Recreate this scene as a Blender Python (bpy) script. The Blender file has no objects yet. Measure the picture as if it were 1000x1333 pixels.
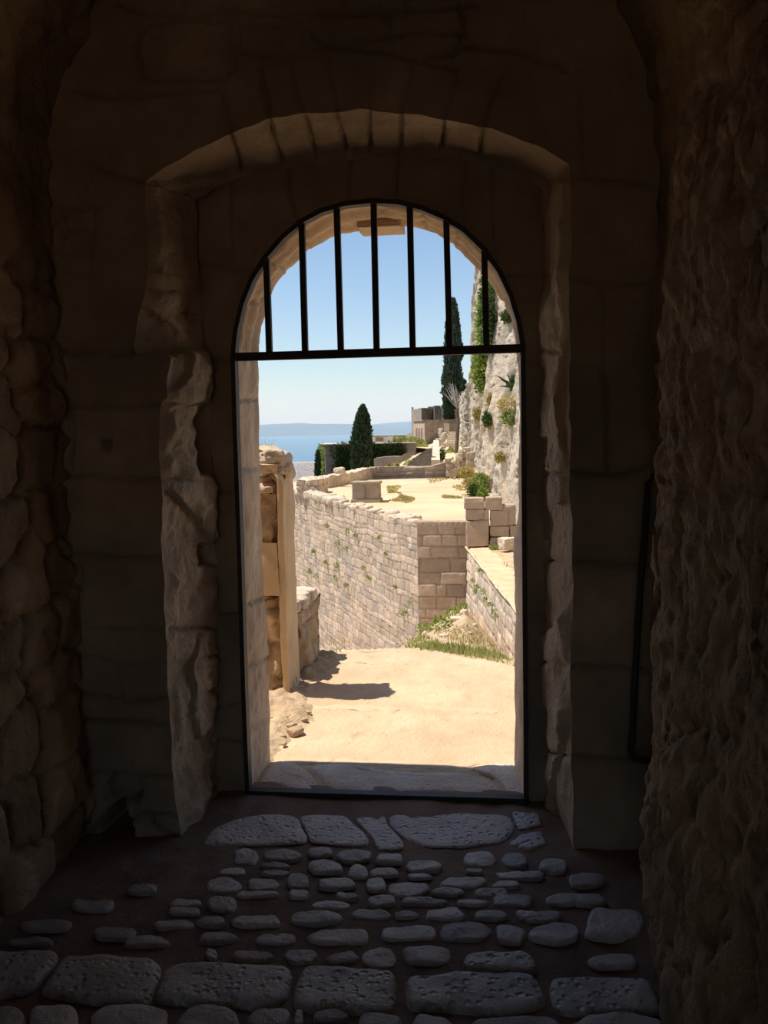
import bpy, math, random
import numpy as np
from mathutils import Vector, Matrix
SC = bpy.context.scene
COL = SC.collection
R_ = random.Random(7)
PI = math.pi
# ---------------------------------------------------------------- camera
F = 1150.0
EYE = np.array((0.0, 0.0, 1.6))
M3 = (Matrix.Rotation(math.radians(6.9), 3, 'Z') @ Matrix.Rotation(math.radians(90 - 5.48), 3, 'X') @ Matrix.Rotation(math.radians(-1.25), 3, 'Z'))
MC = np.array([list(r) for r in M3])
cam = bpy.data.cameras.new('camera'); cam.sensor_fit = 'VERTICAL'; cam.sensor_height = 24.0
cam.lens = F * 24.0 / 1333.0; cam.clip_start = 0.05; cam.clip_end = 120000
co = bpy.data.objects.new('camera', cam); COL.objects.link(co)
co.location = EYE; co.rotation_euler = M3.to_euler(); SC.camera = co

def ray(px, py):
    px = np.asarray(px, float); py = np.asarray(py, float)
    d = np.stack([(px - 500) / F, (666.5 - py) / F, -np.ones_like(px)], -1)
    return d @ MC.T
def at_y(px, py, Y):
    d = ray(px, py); return EYE + d * (np.asarray(Y, float) / d[..., 1])[..., None]
def at_z(px, py, Z):
    d = ray(px, py); return EYE + d * ((np.asarray(Z, float) - EYE[2]) / d[..., 2])[..., None]
def at_pl(px, py, P, N):
    d = ray(px, py); N = np.asarray(N, float)
    return EYE + d * ((np.dot(np.asarray(P) - EYE, N)) / (d @ N))[..., None]
def to_px(P):
    c = (np.asarray(P, float) - EYE) @ MC
    z = np.maximum(-c[..., 2], 1e-3)
    return c[..., 0] / z * F + 500, 666.5 - c[..., 1] / z * F
YG = float(at_z(504, 1036, 0)[1])
YF = float(at_z(745, 1100, 0)[1])
# ---------------------------------------------------------------- noise
def _h(i, j, k, s):
    n = (i.astype(np.int64) * 374761393 + j.astype(np.int64) * 668265263 + k.astype(np.int64) * 2147483647 + s * 1274126177) & 0xffffffff
    n = ((n ^ (n >> 13)) * 1274126177) & 0xffffffff
    n = ((n ^ (n >> 16)) * 2246822519) & 0xffffffff
    return ((n ^ (n >> 15)) & 0xffffff) / float(0xffffff)
def vnoise(P, s=0):
    P = np.asarray(P, float); i = np.floor(P); f = P - i; f = f * f * (3 - 2 * f)
    i = i.astype(np.int64); x, y, z = i[..., 0], i[..., 1], i[..., 2]
    r = 0
    for a in (0, 1):
        for b in (0, 1):
            for c in (0, 1):
                w = (f[..., 0] if a else 1 - f[..., 0]) * (f[..., 1] if b else 1 - f[..., 1]) * (f[..., 2] if c else 1 - f[..., 2])
                r = r + w * _h(x + a, y + b, z + c, s)
    return r * 2 - 1
def fbm(P, scale, octv=4, s=0, gain=.5):
    P = np.asarray(P, float) * scale; r = 0; a = 1; t = 0
    for o in range(octv):
        r = r + a * vnoise(P + o * 17.3, s + o); t += a; a *= gain; P = P * 2.03
    return r / t
def uvn(u, v, scale, octv=3, s=0): return fbm(np.stack([u, v, np.zeros_like(u)], -1), scale, octv, s)
def sstep(a, b, x):
    t = np.clip((x - a) / (b - a), 0, 1); return t * t * (3 - 2 * t)
def voronoi(u, v, s=0, jit=.85):
    """cellular: distance to the cell border, random value of the cell"""
    iu = np.floor(u).astype(np.int64); iv = np.floor(v).astype(np.int64)
    d1 = np.full(u.shape, 9.); d2 = np.full(u.shape, 9.); idr = np.zeros(u.shape)
    z = np.zeros_like(iu)
    for a in (-1, 0, 1):
        for b in (-1, 0, 1):
            cu = iu + a; cv = iv + b
            px = cu + .5 + (_h(cu, cv, z, s) - .5) * jit; py = cv + .5 + (_h(cu, cv, z, s + 1) - .5) * jit
            d = np.maximum(np.abs(px - u), np.abs(py - v)) * .55 + np.hypot(px - u, py - v) * .45
            r = _h(cu, cv, z, s + 2)
            m = d < d1
            d2 = np.where(m, d1, np.minimum(d2, d)); idr = np.where(m, r, idr); d1 = np.where(m, d, d1)
    return (d2 - d1), idr
def coursed(u, v, seed, hmin, hmax, wmin, wmax, joint=.02, warp=.03, wscale=2., ju=1.):
    """coursed rubble: (0..1 height falling to 0 in the joints, tone of each stone)"""
    rr = random.Random(seed)
    uw = u + uvn(u, v, wscale, 2, seed) * warp * 1.3; vw = v + uvn(u, v, wscale * .8, 3, seed + 5) * warp
    v0, v1 = float(vw.min()) - .5, float(vw.max()) + .5
    rows = [v0]
    while rows[-1] < v1: rows.append(rows[-1] + rr.uniform(hmin, hmax))
    rows = np.array(rows); ri = np.clip(np.searchsorted(rows, vw) - 1, 0, len(rows) - 2)
    dv = np.minimum(vw - rows[ri], rows[ri + 1] - vw)
    u0, u1 = float(uw.min()) - .5, float(uw.max()) + 1.5
    du = np.zeros_like(u); tone = np.zeros_like(u)
    for k in range(len(rows) - 1):
        m = ri == k
        if not m.any(): continue
        cs = [u0 - rr.uniform(0, wmax)]
        while cs[-1] < u1: cs.append(cs[-1] + rr.uniform(wmin, wmax))
        cs = np.array(cs); ci = np.clip(np.searchsorted(cs, uw[m]) - 1, 0, len(cs) - 2)
        du[m] = np.minimum(uw[m] - cs[ci], cs[ci + 1] - uw[m])
        tn = np.array([rr.uniform(-1, 1) for _ in cs]); tone[m] = tn[ci]
    d = np.minimum(du * ju, dv)
    return sstep(0, joint, d), tone
# ---------------------------------------------------------------- mesh output
def wloc(o):
    v = o.location.copy()
    while o.parent is not None: o = o.parent; v += o.location
    return v
def mesh_np(name, V, Fc, mat, parent=None, origin=None, smooth=True, attrs=None):
    V = np.asarray(V, float)
    o0 = np.zeros(3) if origin is None else np.asarray(origin, float)
    me = bpy.data.meshes.new(name)
    if isinstance(Fc, np.ndarray):
        n = len(Fc); k = Fc.shape[1]
        me.vertices.add(len(V)); me.vertices.foreach_set('co', (V - o0).astype(np.float32).ravel())
        me.loops.add(n * k); me.polygons.add(n)
        me.loops.foreach_set('vertex_index', Fc.astype(np.int32).ravel())
        me.polygons.foreach_set('loop_start', np.arange(0, n * k, k, dtype=np.int32))
        me.update(calc_edges=True); me.validate()
    else:
        me.from_pydata([tuple(v - o0) for v in V], [], [tuple(int(i) for i in f) for f in Fc])
    if smooth: me.polygons.foreach_set('use_smooth', [True] * len(me.polygons))
    if attrs:
        for k_, a in attrs.items():
            at = me.attributes.new(k_, 'FLOAT', 'POINT'); at.data.foreach_set('value', np.asarray(a, np.float32).ravel())
    if mat: me.materials.append(mat)
    ob = bpy.data.objects.new(name, me); COL.objects.link(ob)
    if parent is not None:
        ob.parent = parent
        ob.location = Vector(o0) - wloc(parent)
    else: ob.location = o0
    return ob
def grid_faces(nu, nv, keep=None, flip=False):
    i = np.arange(nu * nv).reshape(nu, nv)
    a, b, c, d = i[:-1, :-1], i[1:, :-1], i[1:, 1:], i[:-1, 1:]
    f = np.stack([a, d, c, b] if flip else [a, b, c, d], -1).reshape(-1, 4)
    if keep is not None:
        k = keep.ravel(); f = f[k[f].any(1)]
    return f
def normals(P):
    du = np.gradient(P, axis=0); dv = np.gradient(P, axis=1)
    n = np.cross(du, dv); return n / np.maximum(np.linalg.norm(n, axis=-1, keepdims=True), 1e-9)
def surf(name, P, h, mat, tone=None, parent=None, keep=None, flip=False, origin=None, sgn=1.0, smooth=True):
    """a displaced grid P[nu,nv,3], moved by h along its normals"""
    Q = P + normals(P) * (np.asarray(h) * sgn)[..., None]
    nu, nv = P.shape[:2]
    f = grid_faces(nu, nv, keep, flip)
    used = np.zeros(nu * nv, bool); used[f.ravel()] = True
    re = np.cumsum(used) - 1
    V = Q.reshape(-1, 3)[used]; f = re[f]
    t = np.zeros(nu * nv) if tone is None else np.asarray(tone, float).ravel()
    return mesh_np(name, V, f, mat, parent, origin, smooth, {'tone': t[used]})
def resample(pts, n):
    p = np.array(pts, float); s = np.r_[0, np.cumsum(np.linalg.norm(np.diff(p, axis=0), axis=1))]
    t = np.linspace(0, s[-1], n); return np.stack([np.interp(t, s, p[:, k]) for k in range(p.shape[1])], -1)
def in_poly(x, y, poly):
    r = np.zeros(np.shape(x), bool); n = len(poly)
    for i in range(n):
        x0, y0 = poly[i]; x1, y1 = poly[(i + 1) % n]
        c = ((y0 > y) != (y1 > y)) & (x < (x1 - x0) * (y - y0) / ((y1 - y0) if y1 != y0 else 1e-12) + x0)
        r ^= c
    return r
def seg_dist(x, y, lines):
    """distance to the nearest polyline, and the nearest point"""
    best = np.full(np.shape(x), 1e9); bx = np.zeros(np.shape(x)); by = np.zeros(np.shape(x))
    for L in lines:
        for (x0, y0), (x1, y1) in zip(L[:-1], L[1:]):
            dx, dy = x1 - x0, y1 - y0; q = dx * dx + dy * dy
            if q < 1e-12: continue
            t = np.clip(((x - x0) * dx + (y - y0) * dy) / q, 0, 1)
            cx, cy = x0 + t * dx, y0 + t * dy; d = np.hypot(x - cx, y - cy)
            m = d < best; best = np.where(m, d, best); bx = np.where(m, cx, bx); by = np.where(m, cy, by)
    return best, bx, by
class MB:
    def __init__(s): s.v = []; s.f = []; s.t = []
    def add(s, V, Fc, tone=0.):
        o = len(s.v); s.v += [tuple(map(float, p)) for p in V]; s.f += [tuple(int(i) + o for i in f) for f in Fc]; s.t += [tone] * len(V)
    def box(s, a, b, tone=0.):
        x0, y0, z0 = a; x1, y1, z1 = b
        s.add([(x0, y0, z0), (x1, y0, z0), (x1, y1, z0), (x0, y1, z0), (x0, y0, z1), (x1, y0, z1), (x1, y1, z1), (x0, y1, z1)],
              [(0, 3, 2, 1), (4, 5, 6, 7), (0, 1, 5, 4), (1, 2, 6, 5), (2, 3, 7, 6), (3, 0, 4, 7)], tone)
    def hexa(s, lo, hi, tone=0.):
        """lo, hi: two matching rings of points"""
        n = len(lo)
        s.add(list(lo) + list(hi), [tuple(range(n))[::-1], tuple(range(n, 2 * n))] + [(i, (i + 1) % n, n + (i + 1) % n, n + i) for i in range(n)], tone)
    def bar(s, p, q, w, d, up=(0, 1, 0), tone=0.):
        """rectangular bar p->q, w across, d along up"""
        p = Vector(p); q = Vector(q); t = (q - p).normalized(); u = Vector(up); u = (u - t * u.dot(t)).normalized(); r = t.cross(u)
        ring = lambda c: [c + r * (w / 2 * a) + u * (d / 2 * b) for a, b in ((-1, -1), (1, -1), (1, 1), (-1, 1))]
        s.hexa(ring(p), ring(q), tone)
    def tube(s, pts, rad, n=8, tone=0.):
        pts = [Vector(p) for p in pts]; rs = rad if isinstance(rad, (list, tuple)) else [rad] * len(pts)
        V = []; Fc = []
        for i, p in enumerate(pts):
            t = (pts[min(i + 1, len(pts) - 1)] - pts[max(i - 1, 0)]).normalized()
            a = Vector((0, 0, 1)) if abs(t.z) < .9 else Vector((1, 0, 0)); u = t.cross(a).normalized(); w = t.cross(u)
            for k in range(n):
                an = 2 * PI * k / n; V.append(p + (u * math.cos(an) + w * math.sin(an)) * rs[i])
        for i in range(len(pts) - 1):
            for k in range(n): Fc.append((i * n + k, i * n + (k + 1) % n, (i + 1) * n + (k + 1) % n, (i + 1) * n + k))
        Fc.append(tuple(range(n))[::-1]); Fc.append(tuple(range((len(pts) - 1) * n, len(pts) * n)))
        s.add(V, Fc, tone)
    def build(s, name, mat, parent=None, origin=None, smooth=False):
        return mesh_np(name, np.array(s.v), s.f, mat, parent, origin, smooth, {'tone': s.t})
def tag(o, label=None, cat=None, group=None, kind=None):
    for k, v in (('label', label), ('category', cat), ('group', group), ('kind', kind)):
        if v: o[k] = v
    return o
def empty(name, loc, label, cat, group=None, kind=None):
    o = bpy.data.objects.new(name, None); COL.objects.link(o); o.location = Vector([float(c) for c in loc]); o.empty_display_size = .2
    return tag(o, label, cat, group, kind)
# rock: superellipsoid with noise
def _sphere(n):
    V = []; idx = {}; Fc = []
    def vid(p):
        k = tuple(np.round(p, 6))
        if k not in idx: idx[k] = len(V); V.append(p)
        return idx[k]
    for ax in range(3):
        for sg in (-1, 1):
            for i in range(n):
                for j in range(n):
                    q = []
                    for a, b in ((0, 0), (1, 0), (1, 1), (0, 1)):
                        p = np.zeros(3); p[ax] = sg; p[(ax + 1) % 3] = -1 + 2 * (i + a) / n; p[(ax + 2) % 3] = -1 + 2 * (j + b) / n
                        q.append(vid(p))
                    Fc.append(q if sg > 0 else q[::-1])
    return np.array(V), Fc
_SP = {n: _sphere(n) for n in (4, 8, 12)}
def rock_vf(c, size, seed, boxy=.5, rough=.12, n=8, rotz=0.):
    C, Fc = _SP[n]
    S = C / np.linalg.norm(C, axis=1, keepdims=True)
    V = C * boxy + S * (1 - boxy)
    V = V * (1 + fbm(S + seed * 3.7, 1.6, 3, seed)[:, None] * rough)
    V = V * (np.array(size) / 2)
    if rotz:
        cz, sz = math.cos(rotz), math.sin(rotz); V = V @ np.array([[cz, sz, 0], [-sz, cz, 0], [0, 0, 1]])
    return V + np.array(c), Fc
# ---------------------------------------------------------------- materials
def mat_stone(name, c1, c2, scale=3., bump=.3, bscale=20., rough=.9, tone=.15, spots=None, spec=.3, dist=.01, c3=None):
    m = bpy.data.materials.new(name); m.use_nodes = True; nt = m.node_tree; N = nt.nodes; L = nt.links
    bs = N['Principled BSDF']; tc = N.new('ShaderNodeTexCoord')
    n1 = N.new('ShaderNodeTexNoise'); n1.inputs['Scale'].default_value = scale; n1.inputs['Detail'].default_value = 6; n1.inputs['Roughness'].default_value = .6
    L.new(tc.outputs['Object'], n1.inputs['Vector'])
    cr = N.new('ShaderNodeValToRGB'); cr.color_ramp.elements[0].position = .35; cr.color_ramp.elements[1].position = .65
    cr.color_ramp.elements[0].color = (*c1, 1); cr.color_ramp.elements[1].color = (*c2, 1)
    L.new(n1.outputs['Fac'], cr.inputs['Fac']); col = cr.outputs['Color']
    if c3 is not None:
        n3 = N.new('ShaderNodeTexNoise'); n3.inputs['Scale'].default_value = scale * .37; n3.inputs['Detail'].default_value = 5
        L.new(tc.outputs['Object'], n3.inputs['Vector'])
        r3 = N.new('ShaderNodeMapRange'); r3.inputs['From Min'].default_value = .5; r3.inputs['From Max'].default_value = .66; L.new(n3.outputs['Fac'], r3.inputs['Value'])
        mx = N.new('ShaderNodeMixRGB'); L.new(r3.outputs['Result'], mx.inputs['Fac']); L.new(col, mx.inputs['Color1']); mx.inputs['Color2'].default_value = (*c3, 1); col = mx.outputs['Color']
    if tone:
        at = N.new('ShaderNodeAttribute'); at.attribute_name = 'tone'
        ma = N.new('ShaderNodeMath'); ma.operation = 'MULTIPLY_ADD'; L.new(at.outputs['Fac'], ma.inputs[0]); ma.inputs[1].default_value = tone; ma.inputs[2].default_value = 1.
        vm = N.new('ShaderNodeVectorMath'); vm.operation = 'SCALE'; L.new(col, vm.inputs[0]); L.new(ma.outputs[0], vm.inputs['Scale']); col = vm.outputs[0]
    L.new(col, bs.inputs['Base Color'])
    n2 = N.new('ShaderNodeTexNoise'); n2.inputs['Scale'].default_value = bscale; n2.inputs['Detail'].default_value = 5; n2.inputs['Roughness'].default_value = .65
    L.new(tc.outputs['Object'], n2.inputs['Vector'])
    bp = N.new('ShaderNodeBump'); bp.inputs['Strength'].default_value = bump; bp.inputs['Distance'].default_value = dist
    hsrc = n2.outputs['Fac']
    if spots:
        vo = N.new('ShaderNodeTexVoronoi'); vo.inputs['Scale'].default_value = spots; L.new(tc.outputs['Object'], vo.inputs['Vector'])
        mr = N.new('ShaderNodeMapRange'); mr.inputs['From Min'].default_value = .1; mr.inputs['From Max'].default_value = .4; L.new(vo.outputs['Distance'], mr.inputs['Value'])
        ad = N.new('ShaderNodeMath'); L.new(mr.outputs['Result'], ad.inputs[0]); L.new(n2.outputs['Fac'], ad.inputs[1]); hsrc = ad.outputs[0]
    L.new(hsrc, bp.inputs['Height']); L.new(bp.outputs['Normal'], bs.inputs['Normal'])
    bs.inputs['Roughness'].default_value = rough; bs.inputs['Specular IOR Level'].default_value = spec
    return m
def mat_plain(name, c, rough=.7, metal=0., spec=.4):
    m = bpy.data.materials.new(name); m.use_nodes = True; bs = m.node_tree.nodes['Principled BSDF']
    bs.inputs['Base Color'].default_value = (*c, 1); bs.inputs['Roughness'].default_value = rough; bs.inputs['Metallic'].default_value = metal
    bs.inputs['Specular IOR Level'].default_value = spec; return m
def mat_leaf(name, c1, c2, scale=1.5):
    m = mat_stone(name, c1, c2, scale, 0, 10, .8, .35, spec=.2)
    N = m.node_tree.nodes; L = m.node_tree.links; bs = N['Principled BSDF']
    out = N['Material Output']; tr = N.new('ShaderNodeBsdfTranslucent'); mx = N.new('ShaderNodeMixShader'); mx.inputs[0].default_value = .25
    L.new(bs.inputs['Base Color'].links[0].from_socket, tr.inputs['Color'])
    for l in list(bs.inputs['Normal'].links): L.remove(l)
    L.new(bs.outputs[0], mx.inputs[1]); L.new(tr.outputs[0], mx.inputs[2]); L.new(mx.outputs[0], out.inputs['Surface'])
    return m
G = {}
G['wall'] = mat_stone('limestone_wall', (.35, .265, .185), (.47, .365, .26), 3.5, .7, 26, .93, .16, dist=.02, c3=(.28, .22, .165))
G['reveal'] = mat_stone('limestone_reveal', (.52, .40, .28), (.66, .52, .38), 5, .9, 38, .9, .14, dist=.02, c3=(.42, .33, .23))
G['rubble'] = mat_stone('rubble_wall', (.30, .20, .12), (.42, .30, .19), 4, .9, 22, .95, .2, dist=.03, c3=(.22, .16, .11))
G['vault'] = mat_stone('vault_plaster', (.28, .19, .11), (.42, .30, .18), 5, 1., 24, .95, .2, dist=.03, c3=(.2, .15, .1))
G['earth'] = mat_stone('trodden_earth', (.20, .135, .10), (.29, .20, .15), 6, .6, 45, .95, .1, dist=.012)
G['cobble'] = mat_stone('worn_limestone', (.52, .45, .41), (.66, .59, .54), 8, 1., 60, .46, .3, spots=None, spec=.6, dist=.012)
G['slab'] = mat_stone('pitted_limestone', (.48, .42, .38), (.62, .55, .50), 6, 1., 50, .46, .1, spots=34, spec=.55, dist=.010)
G['iron'] = mat_stone('dark_iron', (.028, .024, .023), (.05, .038, .032), 30, .3, 120, .6, 0, spec=.4, dist=.002)
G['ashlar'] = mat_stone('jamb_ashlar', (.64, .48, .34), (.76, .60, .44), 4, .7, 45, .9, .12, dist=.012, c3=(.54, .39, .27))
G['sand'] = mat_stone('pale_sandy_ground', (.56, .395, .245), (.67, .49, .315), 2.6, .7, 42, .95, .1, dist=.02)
G['sand2'] = mat_stone('terrace_sand', (.52, .395, .25), (.62, .485, .32), .5, .4, 8, .95, .1, dist=.03)
G['grit'] = mat_stone('scree_earth', (.40, .28, .17), (.58, .43, .27), 3, .8, 24, .95, .1, dist=.03)
G['thresh'] = mat_stone('threshold_stone', (.60, .49, .38), (.74, .62, .50), 6, .7, 55, .85, .1, spots=40, dist=.008)
G['plaster'] = mat_stone('brown_plaster', (.40, .28, .17), (.54, .39, .25), 6, .8, 40, .92, .15, dist=.015, c3=(.32, .23, .15))
G['patch'] = mat_stone('smooth_plaster', (.55, .40, .24), (.63, .47, .29), 5, .3, 30, .9, .0, dist=.008)
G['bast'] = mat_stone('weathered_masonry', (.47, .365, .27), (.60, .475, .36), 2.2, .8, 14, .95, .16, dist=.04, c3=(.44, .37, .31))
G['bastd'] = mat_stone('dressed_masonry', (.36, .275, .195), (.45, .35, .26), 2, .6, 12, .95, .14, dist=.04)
G['wallpale'] = mat_stone('pale_rubble', (.52, .42, .32), (.66, .55, .43), 3, .7, 16, .95, .15, dist=.04)
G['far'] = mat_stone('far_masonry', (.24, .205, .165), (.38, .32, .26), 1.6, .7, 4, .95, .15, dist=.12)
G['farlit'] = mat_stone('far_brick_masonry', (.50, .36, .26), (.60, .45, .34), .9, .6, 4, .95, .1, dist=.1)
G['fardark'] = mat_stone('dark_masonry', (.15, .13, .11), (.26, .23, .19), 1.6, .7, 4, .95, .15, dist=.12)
G['white'] = mat_plain('whitewash', (.82, .80, .77), .9)
G['cliff'] = mat_stone('cliff_limestone', (.42, .36, .285), (.57, .495, .40), .6, .8, 2.2, .95, .15, dist=.2, c3=(.50, .40, .29))
G['drygrass'] = mat_leaf('dry_grass', (.44, .37, .13), (.60, .50, .24))
G['grass'] = mat_leaf('green_grass', (.28, .32, .08), (.46, .45, .18))
G['bush'] = mat_leaf('bush_leaves', (.16, .25, .04), (.34, .40, .10))
G['bushdark'] = mat_leaf('dark_bush_leaves', (.05, .10, .025), (.12, .18, .05))
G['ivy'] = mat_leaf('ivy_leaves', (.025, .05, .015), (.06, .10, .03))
G['ivylit'] = mat_leaf('ivy_leaves_painted_sun', (.16, .26, .05), (.3, .36, .1))  # lighter copy of the ivy, sunlight put into the leaf colour
G['cyp'] = mat_leaf('cypress_needles', (.03, .058, .028), (.065, .10, .045))
G['cyp2'] = mat_leaf('cypress_needles_grey', (.05, .075, .045), (.11, .14, .09))
G['bark'] = mat_stone('bark', (.10, .075, .055), (.17, .13, .10), 2, .6, 8, .95, 0, dist=.04)
G['wellst'] = mat_stone('well_stone', (.30, .235, .17), (.40, .32, .24), 2, .6, 10, .95, .1, dist=.02)
G['dark'] = mat_plain('unlit_opening', (.03, .025, .02), .9)
# ================================================================ THE VAULTED PASSAGE
XL = float(at_y(90, 700, YF)[0]); XR = float(at_y(850, 700, YF)[0])
ZS = float(at_y(465, 240, YF)[2]); RV = (XR - XL) / 2; XC = (XR + XL) / 2
YB = -2.6
def jit_outline(P, amp, s):
    return P + np.stack([fbm(P, 9, 3, s), fbm(P, 2, 2, s + 3) * 0, fbm(P, 9, 3, s + 9)], -1) * amp
fl = [(236, 1100), (231, 1050), (224, 1000), (220, 900), (215, 820), (211, 700), (209, 600), (207, 535), (212, 522), (219, 519), (221, 466), (216, 462), (176, 461), (174, 450), (180, 412), (189, 382), (192, 350), (191, 300), (190, 238)]
fa = [(190, 238), (215, 218), (253, 197), (295, 176), (346, 157), (395, 148), (440, 145), (482, 144), (532, 148), (588, 157), (644, 167), (687, 184), (718, 201), (742, 214)]
fr = [(742, 214), (743, 300), (741, 380), (744, 460), (742, 560), (745, 700), (744, 900), (746, 1110)]
rl = [(290, 1046), (284, 1000), (283, 900), (284, 800), (285, 740), (279, 650), (276, 600), (272, 530), (268, 450), (260, 380), (256, 320), (254, 256)]
ra = [(254, 256), (282, 243), (309, 232), (365, 222), (414, 212), (457, 207), (526, 203), (575, 204), (631, 211), (672, 224), (706, 248)]
rr_ = [(706, 248), (708, 400), (710, 560), (706, 640), (709, 760), (713, 900), (716, 1050)]
nL, nA, nR = 300, 220, 280
FO = np.vstack([resample(fl, nL), resample(fa, nA)[1:], resample(fr, nR)[1:]])
# the rear edge follows by height on the two sides
fL = resample(fl, nL); yy = 256 + (fL[:, 1] - 238) * (1046 - 256) / (1100 - 238)
rL = np.stack([np.interp(yy, [p[1] for p in rl][::-1], [p[0] for p in rl][::-1]), yy], -1)
RO = np.vstack([rL, resample(ra, nA)[1:], resample(rr_, nR)[1:]])
FW = jit_outline(at_y(FO[:, 0], FO[:, 1], YF), .016, 3); RW = jit_outline(at_y(RO[:, 0], RO[:, 1], YG), .010, 5)
FW[0, 2] = FW[-1, 2] = -.12; RW[0, 2] = RW[-1, 2] = -.12
# joints between the stones, traced as lines
J_front = [[(376, 80), (385, 118), (396, 150)], [(425, 78), (430, 110), (439, 148)], [(487, 88), (484, 120), (481, 147)], [(537, 82), (528, 120), (522, 150)], [(597, 92), (588, 125), (578, 158)],
           [(338, 82), (344, 120), (352, 156)], [(290, 120), (294, 150), (302, 174)], [(655, 100), (645, 130), (632, 165)], [(338, 82), (376, 80), (425, 60), (488, 62), (540, 78), (597, 92)],
           [(178, 40), (195, 28), (240, 24), (296, 26), (303, 40), (303, 90), (290, 104), (200, 104), (180, 90), (175, 60), (178, 40)], [(310, 36), (394, 30), (399, 62), (370, 76), (312, 66), (310, 36)],
           [(402, 20), (505, 14), (508, 44), (435, 58), (404, 44), (402, 20)], [(235, 22), (300, 14), (365, 20), (450, 10), (530, 12), (620, 6)], [(365, 0), (366, 20)], [(450, -8), (451, 10)], [(528, -8), (530, 12)], [(238, -5), (240, 20)], [(150, 0), (185, 14), (238, 20)],
           [(100, 122), (180, 126), (250, 118), (290, 120)], [(108, 208), (140, 226), (190, 238)], [(600, 0), (604, 40), (590, 70), (545, 78)], [(508, 44), (560, 40), (604, 40)], [(604, 60), (680, 66), (740, 90)],
           [(66, 300), (80, 268), (120, 267), (117, 300), (120, 330), (120, 356)], [(80, 299), (118, 298)], [(82, 330), (118, 328)], [(80, 268), (82, 355), (120, 356)],
           [(70, 458), (173, 461)], [(84, 526), (206, 528)], [(92, 528), (90, 618)], [(88, 622), (208, 622)], [(94, 722), (212, 726)], [(104, 735), (104, 815)], [(100, 818), (216, 820)], [(105, 856), (170, 866), (220, 861)],
           [(150, 862), (158, 910)], [(105, 905), (160, 914), (220, 911)], [(105, 940), (170, 938), (222, 946)], [(100, 1005), (170, 1012), (226, 1009)], [(172, 1012), (176, 1060), (232, 1062)], [(120, 1080), (180, 1066), (236, 1090)],
           [(744, 614), (790, 618), (842, 610)], [(744, 365), (850, 372)], [(744, 730), (845, 738)], [(744, 868), (845, 872)], [(785, 372), (790, 612)], [(744, 985), (845, 990)], [(740, 230), (850, 240)], [(760, 120), (762, 230)]]
J_rev = [[(352, 156), (372, 222)], [(396, 150), (405, 175), (415, 212)], [(438, 148), (446, 175), (455, 207)], [(481, 145), (482, 205)], [(523, 148), (521, 205)], [(579, 157), (574, 205)], [(632, 165), (622, 210)], [(302, 174), (318, 230)],
         [(180, 412), (268, 405)], [(192, 350), (258, 362)], [(222, 520), (272, 527)], [(209, 622), (278, 630)], [(212, 726), (262, 735)], [(216, 820), (284, 815)], [(220, 861), (240, 862), (284, 850)], [(220, 911), (283, 895)], [(222, 946), (250, 930), (262, 905)], [(226, 1009), (262, 985), (290, 960)], [(232, 1062), (250, 1040), (290, 1020)],
         [(742, 460), (708, 455)], [(744, 614), (708, 618)], [(744, 730), (709, 730)], [(744, 868), (713, 860)], [(744, 985), (714, 975)]]
J_rear = [[(457, 207), (455, 232), (458, 266)], [(520, 203), (516, 235), (517, 266)], [(608, 207), (602, 250), (603, 302)], [(375, 222), (378, 260), (388, 298)], [(640, 215), (642, 300), (648, 352)], [(262, 342), (300, 350), (335, 352)], [(300, 240), (302, 350)],
          [(260, 470), (308, 468)], [(283, 640), (312, 640)], [(283, 800), (318, 800)], [(262, 925), (322, 915)], [(283, 965), (324, 968)], [(684, 470), (708, 470)], [(684, 640), (708, 640)], [(684, 800), (712, 800)], [(660, 360), (706, 360)]]
def joint_h(P, lines, w_px, depth, ns=4):
    px, py = to_px(P); w = fbm(P, 7, 3, 77) * ns
    d, _, _ = seg_dist(px + w, py + fbm(P, 7, 3, 99) * ns, lines)
    return -depth * (1 - sstep(w_px * .25, w_px, d))
def hole_grid(name, xs, zs, Y, hole_xz, h_fn, mat, tone_fn=None, fade=.03, parent=None, toward=-1, close=True):
    X, Z = np.meshgrid(xs, zs, indexing='ij'); ins = in_poly(X, Z, hole_xz)
    lines = [list(map(tuple, hole_xz)) + ([tuple(hole_xz[0])] if close else [])]
    nb = ins.copy()
    near = np.zeros_like(ins)
    d = np.full(X.shape, 9.); bx = X.copy(); bz = Z.copy()
    # only near the outline
    L = np.array(hole_xz); lo = L.min(0) - .08; hi = L.max(0) + .08
    m = (X > lo[0]) & (X < hi[0]) & (Z > lo[1]) & (Z < hi[1])
    dd, cx, cz = seg_dist(X[m], Z[m], lines); d[m] = dd; bx[m] = cx; bz[m] = cz
    Xs = np.where(ins, bx, X); Zs = np.where(ins, bz, Z)
    # outside vertices right at the edge are snapped too, so that the edge is clean
    st = min(xs[1] - xs[0], zs[1] - zs[0]) * .5
    sn = (~ins) & (d < st); Xs = np.where(sn, bx, Xs); Zs = np.where(sn, bz, Zs)
    P = np.stack([Xs, np.full_like(X, Y), Zs], -1)
    h = h_fn(P) * sstep(0, fade, np.where(ins, 0, d))
    keepv = ~ins & ~sn
    Q = P.copy(); Q[..., 1] += toward * h
    f = grid_faces(*X.shape, keep=keepv)
    used = np.zeros(X.size, bool); used[f.ravel()] = True; re = np.cumsum(used) - 1
    t = np.zeros(X.shape) if tone_fn is None else tone_fn(P)
    return mesh_np(name, Q.reshape(-1, 3)[used], re[f], mat, parent, None, True, {'tone': t.ravel()[used]})
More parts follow.
